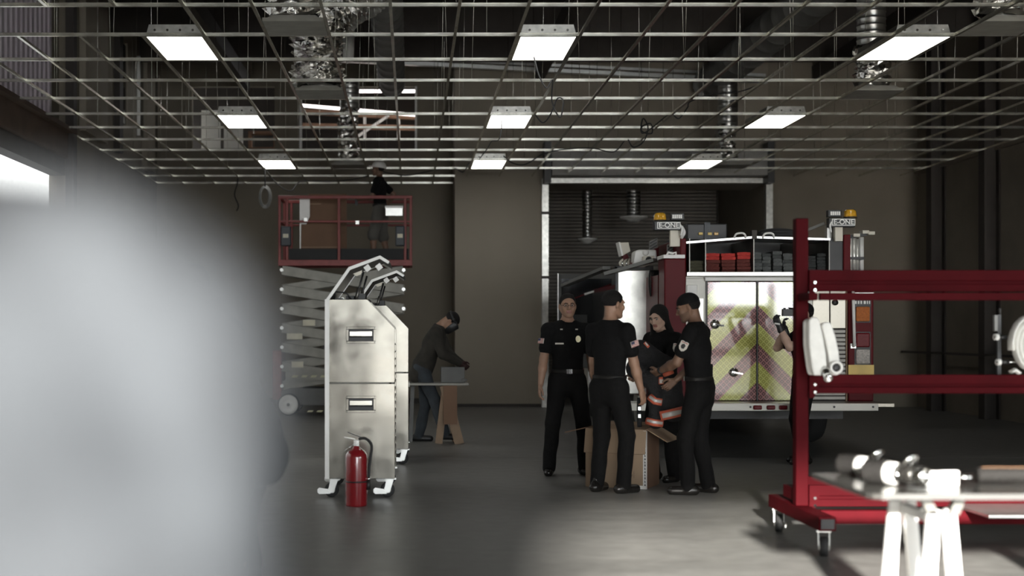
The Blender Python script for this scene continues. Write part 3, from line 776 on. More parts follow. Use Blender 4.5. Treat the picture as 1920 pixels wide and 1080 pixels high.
# ---------------------------------------------------------------- red rack on casters
RY = 9.25
rx = lambda px, Y=RY: wx(px, Y)
rz = lambda py, Y=RY: wz(py, Y)
RX = rx(1501)
rk = thing('steel_rack', 'tall dark red steel rack on casters holding white hoses', 'rack', (RX, RY, 0))
RL = 3.2
zbase0, zbase1 = .165, .255
for x in (0, RL):
    MB().box(x - .042, x + .042, -.042, .042, zbase1, rz(410)).build('post', m_red, rk, bevel=.005)
    MB().box(x - .055, x + .055, -.60, .62, zbase0, zbase1).build('base_foot', m_red, rk, bevel=.005)
    MB().box(x - .042, x + .042, -.606, -.60, zbase0 + .014, zbase1 - .014).build('foot_opening', m_black, rk)
    for y in (-.52, .54):
        c = caster(rk, x + .0, y, zbase0, .062, yaw=R(75), brake=(y > 0))
def channel(zt, zb_, y=-.02, gus=True):
    h = zt - zb_
    b_ = MB()
    b_.box(.042, RL - .042, y - .035, y - .01, zb_ + h * .50, zt)
    b_.build('beam_face', m_red, rk, bevel=.004)
    MB().box(.042, RL - .042, y - .035, y + .03, zb_, zb_ + h * .34).build('beam_lip', m_red, rk, bevel=.004)
    MB().box(.042, RL - .042, y - .01, y + .03, zb_ + .004, zt - .004).build('beam_web', m_red, rk)
    MB().prism([(.04, zb_ - .03), (.04, zt), (.13, zt), (.07, zb_ - .03)], y - .05, y - .038, lambda u, v, d: (u, d, v)).build('gusset', m_red, rk)
    for z in (zb_ + .01, zb_ + .06):
        MB().cyl((.075, y - .05, z), (.075, y - .062, z), .010, n=6).build('bolt', m_chrome, rk)
channel(rz(507), rz(547)); channel(rz(702), rz(737)); channel(rz(908), rz(948))
MB().box(.042, RL - .042, -.30, -.26, rz(563, RY - .28), rz(549, RY - .28)).build('front_rail', m_red, rk, bevel=.004)
for x in (0, RL): MB().box(x - .03, x + .03, -.30, -.042, rz(563, RY - .28), rz(549, RY - .28)).build('rail_arm', m_red, rk, bevel=.004)
MB().box(.042, RL - .042, -.32, -.25, .17, .26).build('front_base_rail', m_red, rk, bevel=.004)
MB().box(.042, RL - .042, .25, .32, .26, .42).build('rear_base_rail', m_red, rk, bevel=.004)
for x in (0, RL): MB().box(x - .03, x + .03, .042, .32, .28, .36).build('base_arm', m_red, rk)
# grey plate on the lower rails
tag(B(-.6, .6, -.28, .28, 0, .022).build('metal_tray', m_alu, None, (rx(1990, 8.85), 8.82, .262), bevel=.004), 'grey metal tray low on the red rack at the right edge', 'tray')

# hoses
m_hose = mat('white_hose_jacket', (0.86, 0.85, 0.80), 0.75, var=0.06, scale=14, bump=0.3, bscale=120)
HY = RY - .17
zm = rz(703)
def fhose(label, outline, Y, end, ex, ey):
    xs = [p[0] for p in outline]; cx_ = sum(xs) / len(xs)
    t = thing('folded_hose', label, 'fire hose', (wx(cx_, Y), Y, zm + .004))
    low = max(p[1] for p in outline)
    q = [(wx(px, Y) - t.location.x, (low - py) / F * Y + .001) for px, py in outline]
    n_ = len(q)
    for k, (y0, y1, g) in enumerate(((-.075, -.030, 0), (-.026, .014, .006), (.018, .050, -.006))):
        MB().prism([(u + g, v * (1 - .012 * k)) for u, v in q], y0, y1, lambda u, v, d: (u, d, v)).build('hose_fold', m_hose, t, bevel=.016)
    c_ = Vector((wx(ex, Y) - t.location.x, -.078, (low - ey) / F * Y))
    if end == 'coupling':
        MB().lathe([(.0, .0), (.026, .0), (.026, .03), (.032, .03), (.032, .05), (.027, .055), (.027, .085), (.031, .09), (.031, .11), (.022, .11), (.020, .06), (.0, .06)], c_ + Vector((0, .03, .03)), (.15, -.75, -.75), 18).build('coupling', m_chrome, t)
    else:
        MB().lathe([(.026, .0), (.044, .0), (.046, -.02), (.046, -.035), (.040, -.045), (.029, -.045), (.026, -.03), (.026, .0)], c_, (0, 1, 0), 22).build('coupling', m_hose, t)
        MB().lathe([(.0, -.038), (.030, -.038), (.030, -.030)], c_, (0, 1, 0), 22).build('bore', m_black, t)
    return t
fhose('white folded fire hose beside the rack post with a silver coupling', [(1510.5, 604), (1516, 599), (1525, 598), (1530, 603), (1537, 632), (1543, 668), (1545, 700), (1542, 707), (1520, 707), (1516, 690), (1511, 650)], HY - .02, 'coupling', 1539, 700)
fhose('white folded fire hose whose open round end faces forward', [(1534, 614), (1538, 609), (1548, 608), (1553, 612), (1560, 634), (1566, 662), (1569, 690), (1569, 703), (1565, 707), (1553, 707), (1549, 700), (1547, 670), (1541, 640)], HY + .03, 'open', 1558, 692)
# hose roll with pegs at the right edge
rr = thing('hose_roll', 'rolled white hose on the rack cut off by the right edge', 'hose roll', (wx(1936, RY - .1), RY - .1, zm + .004))
pts = []
for k in range(90):
    an = k * .32; q = .035 + .0019 * k
    pts.append(Vector((q * math.cos(an) * .72, 0, .205 + q * math.sin(an))))
MB().tube(pts, .013, 8, flat=((0, 1, 0), 3.6)).build('coil', m_hose, rr)
MB().tube([(-.10, -.02, .012), (-.13, -.02, .035), (-.155, -.02, .02)], .012, 8, flat=((0, 1, 0), 3)).build('loose_end', m_hose, rr)
for py, px in ((632, 1868), (679, 1872)):
    q = P(px, py, RY - .05)
    pg = thing('pull_rod', 'thin steel rod with a pale ring, %s of the pair by the hose roll' % ('upper' if py < 650 else 'lower'), 'rod', q, group='rods by the hose roll')
    MB().cyl((0, 0, 0), (.22, 0, 0), .005, n=8).build('shaft', m_chrome, pg)
    MB().lathe([(.010, -.012), (.022, -.012), (.022, .012), (.010, .012)], (0, 0, 0), (1, .25, 0), 16).build('ring', m_white, pg)
    MB().lathe([(.0, 0), (.016, 0), (.016, .05), (.0, .05)], (.018, 0, 0), (1, 0, 0), 12).build('grip', m_black, pg)
bk = thing('rod_bracket', 'dark bracket with a grey sticker above the steel rods', 'bracket', P(1874, 705, RY - .02))
MB().box(-.012, .012, .0, .02, 0, rz(590) - rz(705)).build('plate', m_black, bk)
MB().box(-.032, -.012, .0, .03, rz(621) - rz(705), rz(591) - rz(705)).build('sticker_block', m_ducttruck, bk)
MB().tube([(0.005, .01, rz(592) - rz(705)), (.012, .01, rz(578) - rz(705)), (-.004, .01, rz(582) - rz(705))], .006, 6).build('hook', m_black, bk)

# ---------------------------------------------------------------- work table with nozzles
TZ = .76
ty0 = (CAMZ - TZ) * F / (926 - CY); ty1 = (CAMZ - TZ) * F / (887 - CY)
tx0 = wx(1631, ty0)
m_ttop = mat('table_steel_top', (0.10, 0.098, 0.09), 0.22, 0.7, var=0.12, scale=6)
tb = thing('work_table', 'grey metal topped table on white trestle legs, right foreground', 'table', (tx0, ty0, 0))
TL = 2.0; TD = ty1 - ty0
q = .05
MB().prism([(q, 0), (TL, 0), (TL, TD), (0, TD), (0, q), (q * .3, q * .3)], TZ - .024, TZ, lambda u, v, d: (u, v, d)).build('table_top', m_ttop, tb, bevel=.004)
MB().prism([(q, -.003), (TL, -.003), (TL, 0), (q, 0)], TZ - .024, TZ - .001, lambda u, v, d: (u, v, d)).build('edge_strip', mat('dull_edge_metal', (.055, .054, .05), .6), tb)
m_tleg = mat('white_trestle', (0.80, 0.79, 0.76), 0.5, var=0.03)
def trestle(x):
    for y, w in ((.16, .05), (TD - .2, .05)):
        MB().prism([(-.065, TZ - .09), (-.018, TZ - .09), (-.045, 0), (-.125, 0)], y, y + .03, lambda u, v, d: (x + u, d, v)).build('leg', m_tleg, tb, bevel=.004)
        MB().prism([(.02, TZ - .09), (.065, TZ - .09), (.125, 0), (.045, 0)], y + .032, y + .062, lambda u, v, d: (x + u, d, v)).build('leg', m_tleg, tb, bevel=.004)
        MB().prism([(-.02, TZ - .10), (.03, TZ - .16), (.10, 0), (.045, 0)], y - .032, y - .002, lambda u, v, d: (x + u, d, v)).build('brace', m_tleg, tb, bevel=.004)
        MB().prism([(.02, TZ - .10), (-.03, TZ - .16), (-.10, 0), (-.045, 0)], y + .064, y + .094, lambda u, v, d: (x + u, d, v)).build('brace', m_tleg, tb, bevel=.004)
        for sx in (-1, 1):
            MB().prism([(sx * .02, TZ - .11), (sx * .065, TZ - .11), (sx * .10, TZ - .026), (sx * .06, TZ - .026)], y, y + .045, lambda u, v, d: (x + u, d, v)).build('top_bracket', m_brushd, tb)
    MB().box(x - .02, x + .02, .17, TD - .18, TZ - .16, TZ - .12).build('stretcher', m_tleg, tb)
trestle(wx(1770, ty0 + .16) - tx0); trestle(1.6)

m_knurl = mat('knurled_black_rubber', (0.014, 0.013, 0.012), 0.7, 0.0, spec=.15, bump=.6, bscale=90)
m_dkmetal = mat('black_anodised_metal', (0.035, 0.033, 0.03), 0.22, 0.6)
def nozzle(label, base, ax, L_, r):
    t = thing('fire_nozzle', label, 'fire nozzle', base)
    a_ = Vector(ax).normalized(); c0 = Vector((0, 0, r * 1.32))
    kb = []
    for k in range(8): kb += [(r * 1.30, -L_ * .5 + k * .012), (r * 1.22, -L_ * .5 + k * .012 + .005)]
    MB().lathe([(0, -L_ * .5), (r * 1.1, -L_ * .5)] + kb + [(r * 1.1, -L_ * .5 + .098), (r, -L_ * .5 + .10)], c0, a_, 24).build('bumper', m_knurl, t)
    MB().lathe([(r * 1.20, -L_ * .5 + .098), (r * 1.28, -L_ * .5 + .10), (r * 1.15, -L_ * .5 + .140), (r, -L_ * .5 + .145)], c0, a_, 24).build('white_band', m_white, t)
    MB().lathe([(r * .95, -L_ * .5 + .14), (r * .88, -.01), (r * .95, .0), (r * .95, .045), (r * 1.02, .05), (r * 1.02, .08), (r * .92, .085)], c0, a_, 24).build('barrel', m_dkmetal, t)
    MB().lathe([(r * .92, .085), (r * 1.02, .09), (r * 1.02, L_ * .5 - .012), (r * .95, L_ * .5), (r * .62, L_ * .5), (r * .58, L_ * .5 - .02), (0, L_ * .5 - .02)], c0, a_, 24).build('swivel_coupling', m_chrome, t)
    s_ = a_.cross(Vector((0, 0, 1))).normalized()
    p0 = c0 + a_ * .02
    MB().tube(spline([p0 + s_ * r * 1.05, p0 + s_ * r * 1.1 + Vector((0, 0, r * .8)) + a_ * .02, p0 + s_ * r * .7 + Vector((0, 0, r * 1.9)) + a_ * .06, p0 - s_ * r * .7 + Vector((0, 0, r * 1.9)) + a_ * .06, p0 - s_ * r * 1.1 + Vector((0, 0, r * .8)) + a_ * .02, p0 - s_ * r * 1.05], 6), .0075, 8).build('bail_handle', m_chrome, t)
    for s in (-1, 1):
        MB().lathe([(0, 0), (.014, 0), (.014, .012), (0, .012)], p0 + s_ * s * r * .9, s_ * s, 12).build('pivot_cap', m_chrome, t)
    return t
def ontable(px, py):
    Y = (CAMZ - TZ) * F / (py - CY); return Vector((wx(px, Y), Y, TZ + .001))
nozzle('black fire nozzle with white band lying at the back of the table', ontable(1622, 893), (.45, -.62, 0), .26, .036)
nozzle('black fire nozzle with white band and chrome end facing the viewer', ontable(1681, 911), (.50, -.60, 0), .28, .040)
# white pry tool and dark bar
wt = thing('rescue_tool', 'white flat metal rescue tool with a slotted jaw on the table', 'tool', ontable(1765, 911))
for s, z in ((-1, .006), (1, .045)):
    MB().prism([(-.15, z + .0), (.06, z - .003), (.06, z + .018), (-.15, z + .016)], -.012, .012, lambda u, v, d: (u, d, v)).build('jaw', m_white, wt)
MB().box(.0, .07, -.013, .013, .003, .064).build('block', m_white, wt)
MB().cyl((.07, 0, .036), (.145, 0, .036), .0075, n=10).build('rod', m_chrome, wt)
MB().tube(spline([(-.21, .05, .0), (-.17, .03, .09), (-.10, -.02, .05), (-.075, -.03, .0)], 6), .006, 8).build('spring_clip', m_chrome, wt)
MB().box(-.15, -.02, -.01, .01, .022, .045).build('slot', m_black, wt)
db = thing('dark_pole', 'dark ribbed pole with an amber stripe lying along the table', 'pole', ontable(1832, 905))
prof = [(0, 0)]
for k in range(30): prof += [(.030, k * .03), (.033, k * .03 + .015)]
prof += [(0, .9)]
MB().lathe(prof, (.0, 0, .034), (1, .03, 0), 18).build('shaft', m_knurl, db)
MB().box(.02, .8, -.004, .004, .0665, .0685).build('stripe', mat('amber_stripe', (.22, .11, .05), .5), db)
# ---------------------------------------------------------------- fire truck
TY = 15.7
X0t, X1t = wx(1237, TY), wx(1637, TY)
TXC = (X0t + X1t) / 2
ux = lambda px, Y=TY: wx(px, Y) - TXC
uz = lambda py, Y=TY: wz(py, Y)
truck = thing('fire_truck', 'red fire truck backed to the doorway with chevron rear doors', 'fire truck', (TXC, TY, 0))
hw_ = (X1t - X0t) / 2
def chevron_material():
    m = bpy.data.materials.new('chevron_sheeting'); m.use_nodes = True
    nt = m.node_tree; N = nt.nodes; L = nt.links; b_ = N['Principled BSDF']
    tc = N.new('ShaderNodeTexCoord'); sp = N.new('ShaderNodeSeparateXYZ'); L.new(tc.outputs['Object'], sp.inputs[0])
    def M_(op, a_, b2=None, c_=None):
        n = N.new('ShaderNodeMath'); n.operation = op
        for i, v in enumerate((a_, b2, c_)):
            if v is None: continue
            if isinstance(v, (int, float)): n.inputs[i].default_value = v
            else: L.new(v, n.inputs[i])
        return n.outputs[0]
    x, z = sp.outputs['X'], sp.outputs['Z']
    ax = M_('ABSOLUTE', M_('SUBTRACT', x, CHX))
    # chevrons: inverted V about the seam
    band = M_('MULTIPLY', M_('ADD', M_('MULTIPLY', ax, 1.02), M_('SUBTRACT', z, CHZ)), 1 / .445)
    fr_ = M_('FRACT', band)
    isred = M_('LESS_THAN', fr_, .46)
    # diamond grid of small squares
    s = 1 / .050
    u = M_('FRACT', M_('MULTIPLY', M_('ADD', x, z), s / 1.4142 * 1.0)); v = M_('FRACT', M_('MULTIPLY', M_('SUBTRACT', x, z), s / 1.4142))
    du = M_('ABSOLUTE', M_('SUBTRACT', u, .5)); dv = M_('ABSOLUTE', M_('SUBTRACT', v, .5))
    mxd = M_('MAXIMUM', du, dv)
    sq = M_('LESS_THAN', mxd, .39); hole = M_('LESS_THAN', mxd, .13)
    sqh = M_('SUBTRACT', sq, hole)
    mix = lambda f, a_, b2: (lambda n: (L.new(f, n.inputs[0]), (n.inputs[1].__setattr__('default_value', a_) if isinstance(a_, tuple) else L.new(a_, n.inputs[1])), (n.inputs[2].__setattr__('default_value', b2) if isinstance(b2, tuple) else L.new(b2, n.inputs[2])), n.outputs[0])[-1])(N.new('ShaderNodeMixRGB'))
    red = mix(sqh, (.31, .13, .12, 1), (.045, .003, .006, 1))
    yel = mix(sqh, (.42, .42, .10, 1), (.22, .22, .02, 1))
    c_ = mix(isred, yel, red)
    L.new(c_, b_.inputs['Base Color'])
    b_.inputs['Metallic'].default_value = .25
    b_.inputs['Roughness'].default_value = .35
    b_.inputs['Coat Weight'].default_value = 1.0; b_.inputs['Coat Roughness'].default_value = .06; b_.inputs['Coat IOR'].default_value = 1.9
    bp = N.new('ShaderNodeBump'); bp.inputs['Strength'].default_value = .35; bp.inputs['Distance'].default_value = .004
    L.new(sqh, bp.inputs['Height']); L.new(bp.outputs['Normal'], b_.inputs['Normal'])
    return m
CHX, CHZ = ux(1419), uz(604)
m_chev = chevron_material()
def plate_material():
    m = bpy.data.materials.new('diamond_plate'); m.use_nodes = True
    nt = m.node_tree; N = nt.nodes; L = nt.links; b_ = N['Principled BSDF']
    b_.inputs['Base Color'].default_value = (.34, .32, .275, 1); b_.inputs['Metallic'].default_value = .9; b_.inputs['Roughness'].default_value = .32
    tc = N.new('ShaderNodeTexCoord'); mp = N.new('ShaderNodeMapping'); mp.inputs['Rotation'].default_value = (0, R(45), 0); mp.inputs['Scale'].default_value = (28, 28, 28)
    L.new(tc.outputs['Object'], mp.inputs[0])
    ck = N.new('ShaderNodeTexChecker'); ck.inputs['Scale'].default_value = 1
    L.new(mp.outputs[0], ck.inputs[0])
    bp = N.new('ShaderNodeBump'); bp.inputs['Strength'].default_value = .6; bp.inputs['Distance'].default_value = .01
    L.new(ck.outputs['Fac'], bp.inputs['Height']); L.new(bp.outputs['Normal'], b_.inputs['Normal'])
    return m
m_diam = plate_material()
m_gold = mat('gold_band', (0.46, 0.33, 0.09), 0.4, 0.2)
m_frame = mat('cream_white_paint', (0.72, 0.70, 0.62), 0.35, var=0.05, scale=3)
m_worn = mat('worn_aluminium', (0.78, 0.76, 0.70), 0.30, 0.5, var=0.30, scale=4)
m_olens = mat('amber_lens', (0.42, 0.13, 0.03), 0.3, spec=.3, bump=.5, bscale=120, var=.2, scale=40)
m_rlens = mat('red_lens', (0.12, 0.010, 0.013), 0.3, spec=.15, var=.2, scale=40)
m_clens = mat('clear_lens', (0.60, 0.56, 0.52), 0.3, 0.3, bump=.7, bscale=110, var=.25, scale=45)
m_ylens = mat('amber_beacon', (0.62, 0.33, 0.03), 0.15, coat=.6, var=.3, scale=25)
def tb_(name, m, px0, px1, py0, py1, y0, y1, parent=None, bevel=.006):
    return MB().box(ux(px0), ux(px1), y0, y1, uz(py1), uz(py0)).build(name, m, parent or truck, bevel=bevel)
zf = uz(752); zs_ = uz(515)
# main body shell: sides, floor, front bulkhead
MB().box(-hw_, -hw_ + .05, .12, 8.0, .62, zs_).build('side_wall', m_truckred, truck)
MB().box(hw_ - .05, hw_, .12, 8.0, .62, zs_).build('side_wall', m_truckred, truck)
MB().box(-hw_ + .05, hw_ - .05, .10, 5.0, .62, zs_ - .06).build('body', m_truckred, truck)
MB().box(-hw_ + .25, hw_ - .25, .3, 8.0, .40, .62).build('chassis', m_black, truck)
for y in (1.9, 6.6):
    for s in (-1, 1):
        xx = s * (hw_ - .20)
        w = MB().lathe([(.0, -.14), (.26, -.15), (.44, -.13), (.48, -.05), (.48, .05), (.44, .13), (.26, .15), (0, .14)], (xx, y, .48), (1, 0, 0), 28).build('wheel', m_rubber, truck)
        MB().lathe([(.0, -.16), (.24, -.155), (.26, -.10), (.26, .10), (.24, .155), (0, .16)], (xx, y, .48), (1, 0, 0), 24).build('rim', m_alu, w)
# cab
cabw = hw_ - .02
cb = MB().prism([(6.0, .65), (8.1, .65), (8.2, 1.5), (8.0, 2.2), (7.8, 2.32), (6.0, 2.32)], -cabw, cabw, lambda u, v, d: (d, u, v)).build('cab', m_truckred, truck, bevel=.03)
MB().box(-cabw - .012, -cabw, 6.9, 7.7, 1.45, 2.1).build('window', m_glass, cb)
for y0, y1 in ((.95, 2.3), (2.4, 3.9), (4.0, 5.7)):
    MB().box(-hw_ - .012, -hw_ - .001, y0, y1, .72, 2.02).build('side_compartment', m_black, truck)
    MB().box(-hw_ - .03, -hw_ - .012, y0, y1, 1.30, 1.33).build('compartment_rail', m_brushd, truck)
# rear panel and frame
MB().box(ux(1285), ux(1600), .06, .12, uz(752), zs_).build('rear_panel', m_frame, truck)
tb_('left_frame', m_frame, 1285, 1325, 522, 752, .02, .06)
fw = tb_('frame_window', m_white, 1288, 1308, 534, 600, .005, .02, bevel=.008)
MB().box(ux(1310), ux(1319), .008, .02, uz(700), uz(560)).build('grab_strip', m_worn, truck)
tb_('top_rail', m_white, 1321, 1516, 520, 527, -.03, .06)
tb_('shelf_edge', m_alu, 1286, 1592, 510, 518, -.05, .06)
# chevron doors
d1 = MB().box(ux(1325.5), ux(1418), -.01, .03, uz(751), uz(528)).build('rear_door', m_chev, truck, bevel=.008)
d2 = MB().box(ux(1420.5), ux(1514), -.01, .03, uz(751), uz(528)).build('rear_door', m_chev, truck, bevel=.008)
MB().box(ux(1324), ux(1326), -.012, .03, uz(752), uz(527)).build('door_seal', m_black, truck)
MB().box(ux(1418), ux(1420.5), -.014, .03, uz(752), uz(527)).build('centre_seal', m_black, truck)
for px, py, dd in ((1340, 608, d1), (1375, 698, d1)):
    MB().lathe([(0, -.02), (.045, -.02), (.055, -.01), (.055, 0)], (ux(px), -.012, uz(py)), (0, 1, 0), 16).build('latch', m_chrome, dd)
    MB().bar((ux(px), -.035, uz(py)), (ux(px + 16), -.05, uz(py + 3)), .018, .018).build('latch_lever', m_black if py < 650 else m_chrome, dd)
# right diamond plate bay
tb_('plate_frame', m_frame, 1514, 1524, 535, 752, .01, .06)
tb_('diamond_plate_panel', m_diam, 1524, 1556, 537, 614, .01, .05)
tb_('diamond_plate_panel', m_diam, 1557, 1587, 537, 616, .01, .05)
MB().box(ux(1556), ux(1557), .005, .05, uz(616), uz(537)).build('hinge', m_steel_dk, truck)
MB().lathe([(0, -.02), (.035, -.02), (.035, 0)], (ux(1566), .008, uz(567)), (0, 1, 0), 12).build('knob', m_black, truck)
tb_('grille_back', m_steel_dk, 1524, 1587, 616, 752, .03, .06)
for k in range(17):
    py = 619 + k * 7.8
    tb_('grille_slat', m_brushd, 1525, 1586, py, py + 5, .012, .03, bevel=0)
tb_('corner_trim', m_wood, 1586, 1588.5, 537, 752, -.005, .05, bevel=0)
# right corner post with lamps
cp = tb_('corner_post', m_truckred, 1590, 1637, 516, 752, -.02, .12, bevel=.012)
tb_('gold_band', m_gold, 1589.5, 1637.5, 684, 703, -.026, .0, cp, bevel=0)
for py0, py1, lm, nm_ in ((575, 603, m_olens, 'amber_lamp'), (624, 651, m_rlens, 'red_lamp'), (655, 682, m_clens, 'reversing_lamp')):
    bz = tb_(nm_, lm, 1603, 1629, py0, py1, -.05, -.02, cp, bevel=.022)
    MB().box(ux(1601), ux(1631), -.026, -.02, uz(py1 + 2), uz(py0 - 2)).build('bezel', m_black, bz)
pl = tb_('marker_plate', m_black, 1599, 1632, 562, 574, -.024, -.02, cp, bevel=0)
for k, (px, w) in enumerate(((1600, 6), (1607, 4), (1612, 4), (1618, 5), (1624, 3), (1628, 3))):
    tb_('marker_letter', m_white, px, px + w - 1, 564, 570, -.027, -.024, pl, bevel=0)
MB().tube([(ux(1594), -.03, uz(532)), (ux(1594), -.10, uz(535)), (ux(1597), -.10, uz(648)), (ux(1597), -.03, uz(650))], .017, 10).build('grab_rail', m_white, truck)
MB().box(ux(1592), ux(1602), -.06, -.02, uz(653), uz(644)).build('rail_foot', m_alu, truck)
MB().box(ux(1598), ux(1633), -.10, .1, uz(552), uz(549)).build('step_plate', m_alu, truck)
# upper right fin and pike poles
tb_('right_fin', m_truckred, 1581, 1594, 440, 516, -.02, 1.6, bevel=.01)
for k, (px, pt, r_) in enumerate(((1600, 446, .020), (1609, 445, .026), (1618, 446, .020), (1628.5, 442, .028))):
    MB().cyl((ux(px), .1 + .05 * k, uz(512)), (ux(px), .1 + .05 * k, uz(pt)), r_, n=10).build('pike_pole', m_worn if k < 3 else m_white, truck)
MB().box(ux(1597), ux(1624), .06, .3, uz(486), uz(481)).build('pole_clamp', m_black, truck)
for px, py in ((1611, 440), (1628, 434), (1639, 436)):
    MB().box(ux(px - 6), ux(px + 6), .08, .2, uz(py + 3), uz(py - 3)).build('pole_cap', m_cream, truck)
MB().bar((ux(1575), .15, uz(447)), (ux(1632), .15, uz(437)), .05, .04).build('pole_crossbar', m_black, truck)
tb_('pole_base', m_truckred, 1594, 1637, 508, 518, -.02, .5)
# open linen compartment
zc0, zc1 = uz(512), uz(449)
MB().box(ux(1286), ux(1592), .0, 1.1, zc0 - .03, zc0).build('compartment_floor', m_black, truck)
MB().box(ux(1286), ux(1592), 1.08, 1.12, zc0, zc1 + .06).build('compartment_back', m_black, truck)
for px in (1293, 1323, 1413.5, 1513, 1555):
    MB().box(ux(px) - .006, ux(px) + .006, .0, 1.08, zc0, uz(447)).build('divider', m_brushd, truck)
peak = uz(443)
MB().bar((ux(1286), .3, uz(455)), (ux(1412), .3, uz(445)), .65, .025).build('compartment_lid', m_alu, truck)
MB().bar((ux(1415), .3, uz(445)), (ux(1556), .3, uz(449)), .65, .025).build('compartment_lid', m_alu, truck)
MB().box(ux(1556), ux(1582), .02, .6, uz(514), uz(447)).build('end_box', m_black, truck)
MB().box(ux(1409), ux(1418), -.03, .06, uz(448), uz(432)).build('lid_joint', m_steel_dk, truck)
for px in (1386, 1439):
    w = ux(px + 10) - ux(px - 10)
    MB().tube(spline([(ux(px - 10), -.02, uz(446)), (ux(px - 8), -.05, uz(440)), (ux(px - 3), -.05, uz(438)), (ux(px + 5), -.05, uz(438)), (ux(px + 9), -.05, uz(441)), (ux(px + 11), -.02, uz(446))], 5), .012, 8).build('lid_handle', m_white, truck)
# left red column cabinet
tb_('left_cabinet', m_truckred, 1238, 1278, 487, 752, -.25, .10, bevel=.012)
tb_('cabinet_cap', m_white, 1235, 1275, 480, 487, -.30, .10)
MB().tube([(ux(1247), -.1, uz(480)), (ux(1250), -.1, uz(474)), (ux(1258), -.1, uz(476)), (ux(1264), -.1, uz(474)), (ux(1264), -.1, uz(480))], .014, 6).build('cap_hook', m_white, truck)
tb_('left_fin', m_truckred, 1275, 1286, 447, 752, -.02, 1.4, bevel=.01)
MB().tube([(ux(1281), -.04, uz(502)), (ux(1280), -.09, uz(506)), (ux(1281), -.09, uz(566)), (ux(1281), -.04, uz(570))], .016, 10).build('grab_rail', m_white, truck)
MB().tube(spline([(ux(1277), -.03, uz(425)), (ux(1281), -.06, uz(436)), (ux(1278), -.06, uz(443)), (ux(1277), -.03, uz(446))], 5), .018, 8).build('top_hook', m_white, truck)
# left side wings and step grates
for k, (xa, ya, xb, yb, yy) in enumerate(((1246, 442, 1262, 462, 1.0), (1263, 455, 1276, 480, .4))):
    MB().prism([(ux(xa), uz(yb)), (ux(xb), uz(yb - 8)), (ux(xb), uz(ya - 8)), (ux(xa), uz(ya))], yy, yy + .03, lambda u, v, d: (u, d, v)).build('step_grate', m_ducttruck, truck)
    for q in range(3):
        z = uz(ya + 4 + q * 6)
        MB().bar((ux(xa + 1), yy - .01, z), (ux(xb - 1), yy - .01, z + .05), .01, .014).build('grate_bar', m_black, truck)
MB().prism([(ux(1205), uz(490)), (ux(1262), uz(472)), (ux(1262), uz(455)), (ux(1235), uz(466)), (ux(1222), uz(475))], .9, 1.4, lambda u, v, d: (u, d, v)).build('red_wing', m_truckred, truck)
MB().bar((ux(1155), .8, uz(508)), (ux(1240), .4, uz(484)), .10, .04).build('side_ledge', m_ducttruck, truck)
MB().bar((ux(1120), 3.4, uz(517)), (ux(1170), 1.4, uz(492)), .10, .04).build('side_ledge', m_ducttruck, truck)
# tailboard
MB().box(ux(1150), ux(1645), -.55, .02, uz(752) - .035, uz(752)).build('tailboard', m_diam, truck)
te = MB().box(ux(1150, TY - .55), ux(1645, TY - .55), -.59, -.55, uz(770, TY - .55), uz(756, TY - .55)).build('tailboard_edge', m_frame, truck, bevel=.006)
for px in (1420, 1445, 1468):
    yy = TY - .59
    c_ = MB().box(ux(px - 8, yy), ux(px + 8, yy), -.62, -.59, uz(768, yy), uz(760, yy)).build('marker_lamp', m_rlens, te, bevel=.012)
for px in (1407, 1564, 1637):
    MB().cyl((ux(px, TY - .59), -.59, uz(763, TY - .59)), (ux(px, TY - .59), -.597, uz(763, TY - .59)), .012, n=10).build('bolt', m_black, te)
# open side locker door (bare aluminium inside) and cab door
ld = MB().box(wx(1158, 16.6) - TXC, wx(1222, 16.6) - TXC, .90, .94, .66, wz(506, 16.6)).build('locker_door', m_worn, truck, bevel=.012)
MB().box(wx(1154, 16.6) - TXC, wx(1158, 16.6) - TXC, .89, .95, .66, wz(500, 16.6)).build('door_edge', m_black, ld)
MB().box(wx(1154, 16.6) - TXC, wx(1225, 16.6) - TXC, .89, .95, wz(506, 16.6), wz(499, 16.6)).build('door_top_edge', m_black, ld)
pk = MB().box(wx(1163, 16.6) - TXC, wx(1186, 16.6) - TXC, .885, .90, wz(642, 16.6), wz(619, 16.6)).build('door_latch_plate', m_cream, ld, bevel=.01)
MB().cyl((wx(1174, 16.6) - TXC, .885, wz(630, 16.6)), (wx(1174, 16.6) - TXC, .875, wz(630, 16.6)), .012, n=10).build('latch_screw', m_black, pk)
for (sx_, sz_) in ((1167, 623), (1182, 623), (1167, 638), (1182, 638)):
    MB().cyl((wx(sx_, 16.6) - TXC, .885, wz(sz_, 16.6)), (wx(sx_, 16.6) - TXC, .879, wz(sz_, 16.6)), .006, n=8).build('latch_screw', m_black, pk)
for px, mm in ((1225, m_gold), (1232, m_gold)):
    MB().tube(spline([(wx(px, 16.4) - TXC, .6, wz(525, 16.4)), (wx(px + 2, 16.4) - TXC, .6, wz(570, 16.4)), (wx(px - 3, 16.4) - TXC, .6, wz(640, 16.4)), (wx(px - 8, 16.4) - TXC, .6, wz(700, 16.4))], 6), .022, 8).build('yellow_hose', mm, truck)
for k in range(4):
    q = [(wx(1219 + 4 * k, 16.3) - TXC, .58, wz(507, 16.3)), (wx(1216 + 4 * k, 16.3) - TXC, .55, wz(530, 16.3)), (wx(1219 + 3 * k, 16.3) - TXC, .55, wz(555, 16.3)), (wx(1223 + 3 * k, 16.3) - TXC, .55, wz(535, 16.3)), (wx(1222 + 4 * k, 16.3) - TXC, .58, wz(507, 16.3))]
    MB().tube(spline(q, 6), .012, 6).build('hanging_cord', m_rubber, truck)
DYc = 21.4
xq = lambda px: wx(px, DYc) - TXC
dz_ = lambda py: wz(py, DYc)
